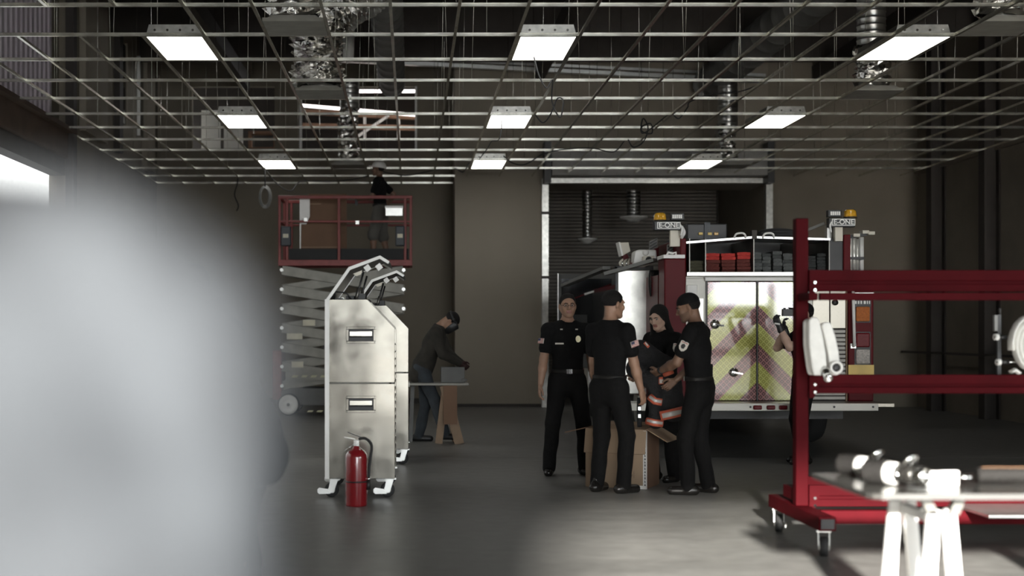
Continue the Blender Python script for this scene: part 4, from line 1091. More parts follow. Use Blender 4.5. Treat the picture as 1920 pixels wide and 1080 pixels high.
cd = MB().box(xq(1046), xq(1152), DYc - TY - .05, DYc - TY, .85, dz_(624)).build('cab_door', m_chas, truck, bevel=.01)
MB().box(xq(1046), xq(1052), DYc - TY - .05, DYc - TY, dz_(624), dz_(514)).box(xq(1146), xq(1152), DYc - TY - .05, DYc - TY, dz_(624), dz_(514)).box(xq(1052), xq(1146), DYc - TY - .05, DYc - TY, dz_(523), dz_(514)).build('window_frame', m_chas, cd)
MB().box(xq(1052), xq(1146), DYc - TY - .03, DYc - TY - .02, dz_(624), dz_(523)).build('door_glass', m_glass, cd)
MB().box(xq(1045), xq(1046.5), DYc - TY - .06, DYc - TY, .85, dz_(513)).build('edge_strip', m_alu, cd)
MB().box(xq(1050), xq(1100), DYc - TY - .07, DYc - TY - .05, dz_(640), dz_(590)).build('door_pocket', m_black, cd)
MB().bar((xq(1095), DYc - TY - .06, dz_(552)), (xq(1117), DYc - TY - .06, dz_(545)), .02, .03).build('door_handle', m_white, cd)
MB().bar((xq(1075), DYc - TY - .04, dz_(560)), (xq(1148), DYc - TY - .04, dz_(532)), .012, .018).build('red_reflection', m_truckred, cd)  # thin red bar stands in for a reflection across the door window
MB().box(xq(1098), xq(1118), DYc - TY - .3, DYc - TY + .2, .55, .85).build('cab_step', m_alu, truck, bevel=.01)
tag_ = None

# things carried on the truck
sp_ = thing('floodlight', 'cream floodlight box tilted up on the truck roof by the doorway', 'floodlight', P(1171, 500, 16.9))
q = lambda px, py: (wx(px, 16.9) - sp_.location.x, wz(py, 16.9) - sp_.location.z)
MB().prism([q(1160, 456), q(1176, 455), q(1180, 472), q(1166, 480)], -.10, .10, lambda u, v, d: (u, d, v)).build('lamp_box', m_cream, sp_, bevel=.006)
MB().prism([q(1157, 455), q(1160, 455), q(1166, 480), q(1163, 481)], -.12, .12, lambda u, v, d: (u, d, v)).build('visor', m_white, sp_)
MB().prism([q(1166, 480), q(1174, 476), q(1178, 484), q(1168, 488)], -.06, .06, lambda u, v, d: (u, d, v)).build('base', m_truckred, sp_)
for k in range(5):
    a_ = q(1164 + 4 * k, 500); b_2 = q(1168 + 3 * k, 486 + 2 * (k % 2))
    MB().tube(spline([(a_[0], -.05, a_[1] - .005), (a_[0] - .02, -.06, (a_[1] + b_2[1]) / 2), (b_2[0], -.03, b_2[1])], 5), .014, 8).build('bracket_arm', m_chrome if k % 2 else m_cream, sp_)
MB().box(-.12, .22, -.15, .15, -.04, 0).build('mount', m_black, sp_)
sr = thing('siren_unit', 'white siren unit with a round dark speaker on the truck roof', 'siren', P(1205, 500, 16.5))
q = lambda px, py: (wx(px, 16.5) - sr.location.x, wz(py, 16.5) - sr.location.z)
MB().prism([q(1190, 502), q(1191, 472), q(1196, 468), q(1231, 468), q(1232, 490), q(1210, 500)], .0, .3, lambda u, v, d: (u, d, v)).build('housing', m_white, sr, bevel=.02)
MB().prism([q(1203, 500), q(1204, 481), q(1225, 480), q(1226, 492)], -.08, 0, lambda u, v, d: (u, d, v)).build('speaker_box', m_cream, sr, bevel=.008)
a_ = q(1214, 488)
MB().lathe([(0, -.03), (.012, -.03), (.02, -.01), (.034, 0), (.040, -.012)], (a_[0], -.09, a_[1]), (0, 1, 0), 18).build('speaker_cone', m_black, sr)
a_ = q(1210, 474)
MB().lathe([(0, -.06), (.02, -.06), (.036, -.04), (.036, .01)], (a_[0], 0, a_[1]), (0, 1, 0), 14).build('knob', m_white, sr)
a_ = q(1186, 488)
MB().prism([(a_[0], a_[1] - .09), (a_[0] + .05, a_[1] - .09), (a_[0] + .06, a_[1] + .10), (a_[0] + .03, a_[1] + .10)], -.04, .08, lambda u, v, d: (u, d, v)).build('side_lamp', m_white, sr)
def beacon(label, px, py, flip):
    t = thing('beacon_sign', label, 'warning light', P(px, py, 15.65))
    s = -1 if flip else 1
    k_ = 15.65 / F
    bd = MB().box(-27 * k_, 22 * k_, -.03, .07, -.012, 15 * k_).build('sign_box', m_black, t, bevel=.006)
    MB().box(-22 * k_, 22 * k_, -.036, -.03, 0.5 * k_, 13.5 * k_).build('sign_border', m_white, bd, bevel=.004)
    MB().box(-20.2 * k_, 20.2 * k_, -.038, -.036, 2.2 * k_, 11.8 * k_).build('sign_face', m_black, bd)
    text_mesh('E-ONE', 12.5 * k_, 'sign_lettering', m_white, bd, Matrix.Translation((0, -.039, 7 * k_)) @ Matrix.Rotation(math.pi / 2, 4, 'X') @ Matrix.Scale(1.05, 4, (1, 0, 0)), .001, .0014)
    lb = MB().box(s * 4 * k_, s * 29 * k_, -.035, .05, 17 * k_, 30 * k_).build('light_bar', m_black, t, bevel=.006)
    for q_ in range(5):
        x = s * (8 + q_ * 3.8) * k_
        MB().box(x - 1.5 * k_, x + 1.5 * k_, -.04, -.035, 20 * k_, 27 * k_).build('led', m_white, lb)
    MB().lathe([(0, 31 * k_), (8 * k_, 31 * k_), (11 * k_, 28 * k_), (12 * k_, 18 * k_), (12 * k_, 15 * k_)], (-s * 15 * k_, .02, 0), n=20).build('amber_dome', m_ylens, t)
    MB().lathe([(13 * k_, 15 * k_), (13 * k_, 17.5 * k_), (11 * k_, 17.5 * k_)], (-s * 15 * k_, .02, 0), n=20).build('dome_base', m_black, t)
    MB().box(s * 4 * k_ if not flip else -14 * k_, 18 * k_ if not flip else 0, 0, .06, -32 * k_ if not flip else -28 * k_, -.012).build('bracket', m_cream, t)
    MB().tube(spline([(s * 22 * k_, -.02, 8 * k_), (s * 25 * k_, -.03, 0), (s * 23 * k_, -.03, -12 * k_)], 5), .012, 6).build('cable', m_white, t)
    return t
beacon('amber beacon and lettered sign on the left rear corner of the truck', 1253, 430, False)
beacon('amber beacon and lettered sign on the right rear corner of the truck', 1580, 424, True)
MB().bar((ux(1508), .4, uz(437)), (ux(1556), .2, uz(416)), .03, .03).build('stay_bar', m_ducttruck, truck)
MB().box(ux(1556), ux(1577), .1, .2, uz(452), uz(420)).build('beacon_post', m_alu, truck)
MB().box(ux(1262), ux(1277), .0, .1, uz(462), uz(430)).build('beacon_post', m_cream, truck)
bc = thing('equipment_case', 'black equipment case with yellow clips on top of the truck', 'case', P(1326, 451, 16.0))
k_ = 16.0 / F
MB().box(-38 * k_, 38 * k_, .0, .4, .0, 32 * k_).build('case_shell', m_black, bc, bevel=.015)
MB().box(-6 * k_, 5 * k_, -.02, 0, .0, 34 * k_).build('strap', m_dkbox, bc)
for x in (-17, 0, 12): MB().box(x * k_, (x + 8) * k_, -.03, -.005, 10 * k_, 15 * k_).build('clip', m_ylens if x == 12 else m_gold, bc, bevel=.004)
tag(MB().ell((0, 0, .045), (.24, .14, .05)).box(-.22, .22, -.12, .12, 0, .04).build('black_bag', m_rubber, None, P(1458, 443, 16.1)), 'flat black bag lying on the truck roof behind a white handle', 'bag')

# folded towels in the compartment
def towel_mesh(w, h, d, m):
    b_ = MB()
    n = 10
    pr = [(-w / 2, h * .5)]
    top = [(-w / 2 + w * i / 8, h * (.86 + .14 * math.sin(math.pi * i / 8))) for i in range(1, 8)]
    poly = [(-w / 2, h * .25), (-w / 2, h * .75)] + [(-w / 2 + .02 * w, h * .95)] + top + [(w / 2 - .02 * w, h * .95), (w / 2, h * .75), (w / 2, h * .25), (w / 2 - .02 * w, 0), (-w / 2 + .02 * w, 0)]
    b_.prism(poly, 0, d, lambda u, v, dd: (u, dd, v))
    return b_
TC = {}
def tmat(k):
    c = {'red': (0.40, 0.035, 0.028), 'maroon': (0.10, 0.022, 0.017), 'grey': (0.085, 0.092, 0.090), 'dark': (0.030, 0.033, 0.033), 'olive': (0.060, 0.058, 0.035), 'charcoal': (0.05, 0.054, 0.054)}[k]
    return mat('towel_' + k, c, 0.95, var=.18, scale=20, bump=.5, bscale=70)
rt = random.Random(5)
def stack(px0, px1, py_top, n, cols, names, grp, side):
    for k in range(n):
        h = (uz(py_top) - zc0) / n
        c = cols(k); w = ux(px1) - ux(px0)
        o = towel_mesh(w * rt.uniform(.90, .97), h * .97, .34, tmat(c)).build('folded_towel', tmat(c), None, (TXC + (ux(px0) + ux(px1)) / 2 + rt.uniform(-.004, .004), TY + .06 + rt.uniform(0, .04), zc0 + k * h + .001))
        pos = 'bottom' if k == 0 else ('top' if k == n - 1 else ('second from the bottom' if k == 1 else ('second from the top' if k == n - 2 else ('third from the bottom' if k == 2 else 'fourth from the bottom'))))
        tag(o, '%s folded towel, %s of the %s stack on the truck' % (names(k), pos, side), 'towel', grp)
for i, (p0, p1, tp_) in enumerate(((1326, 1353, 474), (1355, 1382, 474), (1384, 1411, 472))):
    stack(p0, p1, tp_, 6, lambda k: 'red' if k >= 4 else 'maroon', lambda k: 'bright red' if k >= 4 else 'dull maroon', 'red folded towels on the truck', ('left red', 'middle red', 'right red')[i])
for i, (p0, p1, tp_) in enumerate(((1416, 1432, 472), (1433, 1450, 474), (1452, 1470, 470), (1471, 1490, 474), (1493, 1511, 474))):
    stack(p0, p1, tp_, 6, lambda k: 'grey' if (k + i) % 3 else 'charcoal', lambda k: 'grey' if (k + i) % 3 else 'charcoal', 'grey folded towels on the truck', ('leftmost grey', 'second grey', 'third grey', 'fourth grey', 'fifth grey')[i])
for i, (p0, p1, tp_) in enumerate(((1516, 1534, 479), (1536, 1553, 474))):
    stack(p0, p1, tp_, 6, lambda k: 'dark', lambda k: 'near-black', 'dark folded towels on the truck', ('left near-black', 'right near-black')[i])
stack(1295, 1322, 488, 4, lambda k: 'olive', lambda k: 'olive', 'olive folded towels on the truck', 'olive')

# ---------------------------------------------------------------- open cardboard box with tape
bY = 12.35
bxo = thing('open_box', 'open cardboard box with white printed edging between the uniformed people', 'box', (wx(1212, bY), bY, 0), R(-24))
bw, bd_, bh = .57, .48, wz(806, bY)
th = .008
# local: front corner edge at origin; left face runs -x, right face runs +y
MB().box(-bw, 0, 0, th, 0, bh).build('front_wall', m_card, bxo)
MB().box(-th, 0, th, bd_, 0, bh).build('right_wall', m_card2, bxo)
MB().box(-bw, -bw + th, th, bd_, 0, bh).build('left_wall', m_card, bxo)
MB().box(-bw + th, -th, bd_ - th, bd_, 0, bh).build('rear_wall', m_card, bxo)
MB().box(-bw + th, -th, th, bd_ - th, 0, .01).build('box_floor', m_card2, bxo)
# flaps
MB().prism([(0, 0), (-.055, -.215), (-.05, -.22), (.006, 0)], -bw, 0, lambda u, v, d: (d, u, bh + v)).build('front_flap', m_card, bxo)
MB().prism([(0, 0), (.19, -.11), (.192, -.104), (0, .008)], .0, bd_, lambda u, v, d: (u, d, bh + v)).build('right_flap', m_card, bxo)
MB().prism([(0, 0), (-.20, -.05), (-.20, -.043), (0, .008)], .0, bd_, lambda u, v, d: (-bw + u, d, bh + v)).build('left_flap', m_card2, bxo)
MB().prism([(0, 0), (.04, .03), (.04, .037), (0, .008)], -bw, 0, lambda u, v, d: (d, bd_ + u, bh + v)).build('rear_flap', m_card, bxo)
tpz = MB().box(-.030, .002, -.003, .0, 0, bh - .01).box(.0, .003, -.003, .016, 0, bh - .01).build('edge_tape', m_white, bxo)
for k in range(16):
    z = .03 + k * (bh - .07) / 16
    MB().prism([(-.018, 0), (-.006, 0), (-.008 - .004 * (k % 2), .02), (-.016, .024)] if k % 4 else [(-.02, 0), (-.004, 0), (-.012, .024)], -.0045, -.003, lambda u, v, d: (u, d, z + v)).build('tape_print', m_black, tpz)
MB().box(-.16, .0, -.003, 0, 0, .03).build('bottom_tape', m_white, bxo)
# faint writing strokes on the front face
for k, pts in enumerate(([(-.20, .15), (-.20, .10)], [(-.17, .15), (-.17, .10)], [(-.20, .125), (-.17, .125)], [(-.15, .13), (-.14, .10), (-.13, .13)], [(-.115, .16), (-.115, .10)])):
    for p_, q_ in zip(pts, pts[1:]):
        MB().bar((p_[0], -.001, p_[1]), (q_[0], -.001, q_[1]), .002, .004).build('pen_stroke', m_brown, bxo)

# ---------------------------------------------------------------- welding bench
wbY = 17.5
bn = thing('work_bench', 'small metal topped bench on pale timber legs before the welder', 'bench', (wx(850, wbY), wbY, 0))
bz_ = wz(717, wbY)
MB().box(-.60, .19, -.25, .25, bz_ - .03, bz_).build('bench_top', m_scis, bn, bevel=.004)
MB().box(-.62, -.56, -.26, .26, bz_ - .045, bz_ + .01).build('end_rail', m_white, bn)
for (x0, x1, y) in ((-.12, .02, -.2), (-.10, -.24, -.12)):
    MB().bar((x0, y, bz_ - .03), (x1 + .05, y, 0), .09, .12).build('leg', m_wood, bn)
MB().bar((-.07, .15, bz_ - .03), (.05, .15, 0), .05, .12).build('leg', m_wood, bn)
MB().box(-.13, .04, -.27, -.18, bz_ - .52, bz_ - .03).build('leg_sleeve', m_card2, bn)
MB().bar((-.52, .1, bz_ - .03), (-.55, .1, 0), .05, .08).build('leg', m_chas, bn)
gb = tag(MB().box(-.16, .14, -.14, .14, 0, wz(688, wbY) - bz_).box(.10, .17, -.15, -.14, .02, .05).build('steel_box', m_chas, None, (wx(850, wbY), wbY, bz_ + .001), bevel=.008), 'dark grey metal box on the bench the welder works on', 'metal box')
# ---------------------------------------------------------------- people: implicit bodies polygonised with surface nets
V = lambda *a: np.array(a, dtype=float)
def nrm(v): v = np.asarray(v, float); return v / max(1e-9, np.linalg.norm(v))
class Sdf:
    def __init__(s): s.pr = []
    def cap(s, a, b, ra, rb=None, k=.02, flat=None, op='add'):
        rb = ra if rb is None else rb
        a = np.asarray(a, float); b = np.asarray(b, float); r = max(ra, rb) * (1 if flat is None else max(1, flat[1]))
        s.pr.append(('cap', op, k, np.minimum(a, b) - r, np.maximum(a, b) + r, (a, b, ra, rb, flat))); return s
    def ell(s, c, r, Rm=None, k=.02, op='add'):
        c = np.asarray(c, float); r = np.asarray(r, float); m = r.max()
        s.pr.append(('ell', op, k, c - m, c + m, (c, r, np.eye(3) if Rm is None else Rm))); return s
    def cut(s, p, n):
        s.pr.append(('cut', 'cut', 0, None, None, (np.asarray(p, float), nrm(n)))); return s
    def mesh(s, h):
        adds = [p for p in s.pr if p[1] == 'add']
        lo = np.min([p[3] for p in adds], 0) - 2.5 * h - .01; hi = np.max([p[4] for p in adds], 0) + 2.5 * h + .01
        n = np.ceil((hi - lo) / h).astype(int) + 1
        ax = [lo[i] + h * np.arange(n[i]) for i in range(3)]
        f = np.full(n, .2, dtype=np.float32)
        for kind, op, k, b0, b1, pa in s.pr:
            if kind == 'cut':
                p, nn = pa
                d = (ax[0][:, None, None] - p[0]) * nn[0] + (ax[1][None, :, None] - p[1]) * nn[1] + (ax[2][None, None, :] - p[2]) * nn[2]
                f = np.maximum(f, d.astype(np.float32)); continue
            m = k + 3 * h
            i0 = np.clip(np.floor((b0 - m - lo) / h).astype(int), 0, n - 1); i1 = np.clip(np.ceil((b1 + m - lo) / h).astype(int) + 1, 1, n)
            if (i1 <= i0).any(): continue
            sl = tuple(slice(i0[i], i1[i]) for i in range(3))
            X = ax[0][sl[0]][:, None, None]; Y = ax[1][sl[1]][None, :, None]; Z = ax[2][sl[2]][None, None, :]
            if kind == 'cap':
                a, b, ra, rb, flat = pa
                ab = b - a; L2 = max(1e-12, ab @ ab)
                t = np.clip(((X - a[0]) * ab[0] + (Y - a[1]) * ab[1] + (Z - a[2]) * ab[2]) / L2, 0, 1)
                qx = X - a[0] - t * ab[0]; qy = Y - a[1] - t * ab[1]; qz = Z - a[2] - t * ab[2]
                if flat is not None:
                    fd = nrm(flat[0]); q = (qx * fd[0] + qy * fd[1] + qz * fd[2]) * (1 / flat[1] - 1)
                    qx = qx + fd[0] * q; qy = qy + fd[1] * q; qz = qz + fd[2] * q
                d = np.sqrt(qx * qx + qy * qy + qz * qz) - (ra + (rb - ra) * t)
                if flat is not None: d = d * min(1, flat[1])
            else:
                c, r, Rm = pa
                qx = X - c[0]; qy = Y - c[1]; qz = Z - c[2]
                u = (qx * Rm[0, 0] + qy * Rm[1, 0] + qz * Rm[2, 0]) / r[0]; v = (qx * Rm[0, 1] + qy * Rm[1, 1] + qz * Rm[2, 1]) / r[1]; w = (qx * Rm[0, 2] + qy * Rm[1, 2] + qz * Rm[2, 2]) / r[2]
                d = (np.sqrt(u * u + v * v + w * w) - 1) * r.min()
            d = d.astype(np.float32); g = f[sl]
            if op == 'add':
                hh = np.clip(.5 + .5 * (g - d) / k, 0, 1); f[sl] = g * (1 - hh) + d * hh - k * hh * (1 - hh)
            else:
                d = -d
                hh = np.clip(.5 + .5 * (d - g) / k, 0, 1); f[sl] = g * (1 - hh) + d * hh + k * hh * (1 - hh)
        # surface nets
        ins = f < 0
        nx, ny, nz = f.shape
        cs = (nx - 1, ny - 1, nz - 1)
        cnt = np.zeros(cs, np.int8)
        for dx in (0, 1):
            for dy in (0, 1):
                for dz in (0, 1): cnt += ins[dx:nx - 1 + dx, dy:ny - 1 + dy, dz:nz - 1 + dz]
        act = (cnt > 0) & (cnt < 8)
        I, J, K = np.nonzero(act)
        pos = np.zeros((len(I), 3)); num = np.zeros(len(I))
        corners = [(0, 0, 0), (1, 0, 0), (0, 1, 0), (1, 1, 0), (0, 0, 1), (1, 0, 1), (0, 1, 1), (1, 1, 1)]
        val = [f[I + c[0], J + c[1], K + c[2]] for c in corners]
        for e0 in range(8):
            for e1 in range(e0 + 1, 8):
                if bin(e0 ^ e1).count('1') != 1: continue
                a, b = val[e0], val[e1]; m = (a < 0) != (b < 0)
                t = np.where(m, a / np.where(m, a - b, 1), 0)
                p = np.array(corners[e0])[None] + t[:, None] * (np.array(corners[e1]) - np.array(corners[e0]))[None]
                pos += np.where(m[:, None], p, 0); num += m
        pos = pos / num[:, None] + np.stack([I, J, K], 1)
        vs = lo + pos * h
        idx = -np.ones(cs, np.int64); idx[I, J, K] = np.arange(len(I))
        quads = []
        def faces(ax_):
            o1, o2 = [(1, 2), (2, 0), (0, 1)][ax_]
            s0 = [slice(None)] * 3; s1 = [slice(None)] * 3
            s0[ax_] = slice(0, -1); s1[ax_] = slice(1, None)
            a = ins[tuple(s0)]; b = ins[tuple(s1)]
            x = np.stack(np.nonzero(a != b), 1)
            ok = (x[:, o1] > 0) & (x[:, o2] > 0) & (x[:, o1] < f.shape[o1] - 1) & (x[:, o2] < f.shape[o2] - 1)
            x = x[ok]; fl_ = a[tuple(x.T)]
            def at(d1, d2):
                y = x.copy(); y[:, o1] -= d1; y[:, o2] -= d2; return idx[tuple(y.T)]
            q = np.stack([at(1, 1), at(0, 1), at(0, 0), at(1, 0)], 1)
            q[~fl_] = q[~fl_][:, ::-1]
            quads.append(q)
        for a_ in range(3): faces(a_)
        q = np.concatenate(quads); q = q[(q >= 0).all(1)]
        return vs, q
def np_mesh(name, parts, mats_, parent, smooth=True, wob=0.0, wf=9.0, seed=0):
    """parts: list of (verts, quads, material index or array)"""
    Vs, Qs, Ms = [], [], []; n = 0
    for v, q, m in parts:
        if wob:
            nr = np.zeros_like(v); a, b, c, d = (v[q[:, i]] for i in range(4)); fn = np.cross(c - a, d - b)
            for i in range(4): np.add.at(nr, q[:, i], fn)
            nr /= np.maximum(1e-9, np.linalg.norm(nr, axis=1))[:, None]
            w = np.sin(v[:, 0] * wf * 1.7 + seed) * np.sin(v[:, 2] * wf * 2.3 + v[:, 1] * wf + seed * 2) + .6 * np.sin(v[:, 2] * wf * 4.1 + v[:, 0] * wf * 2.9 + seed) * np.sin(v[:, 1] * wf * 3 + seed)
            v = v + nr * (w * wob)[:, None]
        Vs.append(v); Qs.append(q + n); Ms.append(np.broadcast_to(np.asarray(m), (len(q),))); n += len(v)
    v = np.concatenate(Vs).astype(np.float32); q = np.concatenate(Qs).astype(np.int32); mi = np.concatenate(Ms).astype(np.int32)
    me = bpy.data.meshes.new(name)
    me.vertices.add(len(v)); me.vertices.foreach_set('co', v.ravel())
    me.loops.add(q.size); me.loops.foreach_set('vertex_index', q.ravel())
    me.polygons.add(len(q)); me.polygons.foreach_set('loop_start', np.arange(0, q.size, 4, dtype=np.int32)); me.polygons.foreach_set('loop_total', np.full(len(q), 4, np.int32))
    for m in mats_: me.materials.append(m)
    me.polygons.foreach_set('material_index', mi); me.polygons.foreach_set('use_smooth', np.full(len(q), smooth))
    me.update(calc_edges=True); me.validate()
    o = bpy.data.objects.new(name, me); col.objects.link(o); o.parent = parent
    return o
def rot(axis, deg):
    a = nrm(axis); t = R(deg); K = np.array([[0, -a[2], a[1]], [a[2], 0, -a[0]], [-a[1], a[0], 0]])
    return np.eye(3) + math.sin(t) * K + (1 - math.cos(t)) * K @ K
def ik(A, T, l1, l2, pole):
    A = np.asarray(A, float); T = np.asarray(T, float); d = T - A; L_ = np.linalg.norm(d); mx = (l1 + l2) * .999
    if L_ > mx: T = A + d / L_ * mx; d = T - A; L_ = mx
    x = (l1 * l1 - l2 * l2 + L_ * L_) / (2 * L_); hh = math.sqrt(max(0, l1 * l1 - x * x))
    dn = d / L_; p = np.asarray(pole, float); p = p - dn * (p @ dn); p = nrm(p)
    return A + dn * x + p * hh, T

m_uni = mat('navy_uniform_cloth', (0.0055, 0.0054, 0.0056), 0.9, spec=.2, var=.25, scale=30, bump=.2, bscale=90)
m_unit = mat('black_trouser_cloth', (0.0065, 0.0063, 0.0062), 0.9, spec=.2, var=.25, scale=30, bump=.2, bscale=90)
m_shoe = mat('black_shoe_leather', (0.012, 0.011, 0.010), 0.25)
m_belt = mat('black_belt_leather', (0.010, 0.009, 0.008), 0.6, spec=.25)
m_hair = mat('dark_hair', (0.006, 0.005, 0.0045), 0.6, bump=.6, bscale=140, spec=.25)
m_gold2 = mat('badge_gold', (0.55, 0.50, 0.33), 0.35, 0.6)
m_patch = mat('patch_cream', (0.66, 0.62, 0.55), 0.8)
m_pred = mat('patch_red', (0.42, 0.10, 0.10), 0.8)
m_pblue = mat('patch_navy', (0.05, 0.05, 0.10), 0.8)
m_eyew = mat('eye_white', (0.30, 0.28, 0.26), 0.5, spec=.2)
m_iris = mat('dark_iris', (0.02, 0.014, 0.01), 0.2)
m_lip = mat('lip_tone', (0.25, 0.10, 0.08), 0.5)
def skin(name, c): return mat(name, c, 0.55, var=.08, scale=18)

def person(label, loc, face, h=1.78, pelvis=(0, 0, .95), lean=0, side=0, twist=0, head=(0, 0), RH=None, LH=None, Rp=(.3, -1, -.2), Lp=(-.3, -1, -.2),
           RF=(.13, .0, 8), LF=(-.13, .0, 8), Rn=None, Ln=None, curlR=28, curlL=28, handR=None, handL=None, skin_m=None, hair='short', outfit=None, female=False, beard=False, z0=0.0, res=.0095, drop=0.0, wide=1.0):
    """local frame: x = the person's right, y = forward, z = up"""
    of = dict(shirt=m_uni, sleeve=.62, trousers=m_unit, leg=1.0, shoes=m_shoe, belt=True, collar=True, loose=.0, gloves=None, shirt_name='shirt', wob=.003, hem=None)
    of.update(outfit or {})
    t = thing('person', label, 'person', loc, 0)
    fd = math.atan2(face[1], face[0]) - math.pi / 2
    t.rotation_euler.z = fd
    s = h / 1.78
    pel = V(*pelvis)
    Tm = rot((0, 0, 1), twist) @ rot((1, 0, 0), -lean) @ rot((0, 1, 0), side)
    def up(x, y, z): return pel + Tm @ V(x, y, z - .95)
    fwdv = Tm @ V(0, 1, 0); rgt = Tm @ V(1, 0, 0)
    sw = (.172 if female else .188) * wide
    waist = up(0, 0, 1.08); chest = up(0, .005, 1.30); upc = up(0, -.005, 1.42); neck = up(0, -.02, 1.49)
    Hm = Tm @ rot((0, 0, 1), head[0]) @ rot((1, 0, 0), -head[1])
    hb = up(0, -.005, 1.555); hc = hb + Hm @ V(0, .02, .115)
    S = {1: up(sw, -.015, 1.435 - drop), -1: up(-sw, -.015, 1.435 - drop)}
    arm = {}
    for sd, T_, pole in ((1, RH, Rp), (-1, LH, Lp)):
        T_ = V(*(T_ if T_ is not None else (sd * .275, .03, .86)))
        e, w = ik(S[sd], T_, .295, .26, V(*pole)); arm[sd] = (e, w)
    hip = {sd: pel + V(sd * .092, 0, -.03) for sd in (1, -1)}
    leg = {}
    for sd, Fp in ((1, RF), (-1, LF)):
        yaw = -Fp[2] * sd
        fo = rot((0, 0, 1), yaw) @ V(0, 1, 0)
        an = V(Fp[0], Fp[1], .09)
        kn, an = ik(hip[sd], an, .424, .419, fo + V(sd * .1, 0, 0)); leg[sd] = (kn, an, fo)
    fl = (fwdv, .70)
    # ----- body surface
    b = Sdf()
    b.cap(pel, waist, .150 if not female else .155, .128 if not female else .112, .03, fl)
    b.cap(waist, chest, .130 if not female else .112, .158 if not female else .138, .03, fl)
    b.cap(chest, upc, .158 if not female else .138, .125, .03, (fwdv, .72))
    for sd in (1, -1):
        b.cap(upc + rgt * sd * .06, S[sd], .07, .056, .03)
        b.cap(neck + rgt * sd * .02, up(sd * .11, -.02, 1.455), .045, .04, .03)
        e, w = arm[sd]
        b.cap(S[sd], e, .053 if not female else .044, .042 if not female else .036, .02)
        b.cap(e, e + (w - e) * .35, .042 if not female else .036, .044 if not female else .037, .02)
        b.cap(e + (w - e) * .35, w, .044 if not female else .037, .027 if not female else .024, .02)
        kn, an, fo = leg[sd]
        b.cap(hip[sd], kn, .088, .058, .03); b.cap(kn, kn + (an - kn) * .35, .057, .058, .02); b.cap(kn + (an - kn) * .35, an, .058, .038, .02)
        b.cap(an + V(0, 0, -.04) - fo * .03, an + V(0, 0, -.055) + fo * .12, .035, .028, .02)
    b.cap(neck - (hb - neck) * .4, hb + Hm @ V(0, .0, .03), .060 if not female else .05, .056 if not female else .047, .03)
    parts = []
    v, q = b.mesh(res * 1.25); parts.append((v * s, q, 0))
    # ----- head
    H_ = lambda x, y, z: hc + Hm @ V(x, y, z)
    g = Sdf()
    fs = .94 if female else 1.0
    g.ell(H_(0, -.014, .032), V(.077, .097, .089) * fs, Hm, .02)
    g.ell(H_(0, .028, -.025), V(.063 * fs, .066, .085), Hm, .025)
    for sd in (1, -1):
        g.cap(H_(sd * .052 * fs, -.005, -.045), H_(sd * .022, .066, -.094), .022, .018, .03)
        g.cap(H_(sd * .05, .068, .030), H_(sd * .008, .086, .026), .010, .011, .015)
        g.ell(H_(sd * .044, .066, -.022), V(.022, .020, .022), Hm, .02)
        g.ell(H_(sd * .079 * fs, -.012, -.008), V(.009, .020, .032), Hm @ rot((1, 0, 0), -12) @ rot((0, 0, 1), sd * 20), .008)
        g.ell(H_(sd * .013, .098, -.030), V(.010, .010, .008), Hm, .008)
    g.ell(H_(0, .074, -.098), V(.022, .018, .018), Hm, .02)
    g.cap(H_(0, .088, .016), H_(0, .110, -.026), .008, .0115, .010)
    for sd in (1, -1): g.ell(H_(sd * .031, .094, .006), V(.018, .014, .0105), Hm, .010, 'sub')
    g.cap(H_(-.019, .085, -.052), H_(.019, .085, -.052), .0075, k=.008); g.cap(H_(-.016, .084, -.064), H_(.016, .084, -.064), .0085, k=.008)
    g.cap(hb + Hm @ V(0, -.01, .06), neck + (hb - neck) * .3, .052 if not female else .044, .056 if not female else .047, .02)
    v, q = g.mesh(.0048)
    fc = (v[q].mean(1) - hc) @ Hm
    mi = np.zeros(len(q), int)
    mi[(np.abs(fc[:, 0]) < .025) & (fc[:, 2] < -.044) & (fc[:, 2] > -.074) & (fc[:, 1] > .083)] = 1
    if beard:
        bm_ = (fc[:, 1] > .0) & (fc[:, 2] < -.030 - .10 * np.clip(.075 - fc[:, 1], 0, 1) * -1 * 0) & (fc[:, 2] > -.125) & ~((np.abs(fc[:, 0]) < .022) & (fc[:, 2] > -.072) & (fc[:, 2] < -.046))
        mi[bm_ & ((fc[:, 2] < -.036) | (np.abs(fc[:, 0]) > .055) & (fc[:, 1] < .03))] = 2
    parts.append((v * s, q, mi))
    # ----- hands
    for sd in (1, -1):
        e, w = arm[sd]
        hd_ = handR if sd == 1 else handL
        d = nrm(w - e) if hd_ is None else nrm(hd_)
        nn = (Rn if sd == 1 else Ln)
        nn = V(*nn) if nn is not None else V(-sd, 0, 0)
        nn = nrm(nn - d * (nn @ d)); sx = nrm(np.cross(d, nn)) * sd * 1.0
        if (nn @ V(-sd, 0, 0)) > .5 and sx @ fwdv < 0: sx = -sx
        curl = curlR if sd == 1 else curlL
        c = Sdf(); hs = .92 if female else 1.0
        p = w
        c.cap(p - d * .03, p + d * .02, .026 * hs, .027 * hs, .015, (nn, .75))
        for o_ in (-.024, -.008, .008, .024):
            c.cap(p + d * .02 + sx * o_ * .7, p + d * .082 * hs + sx * o_, .016, .0125, .012)
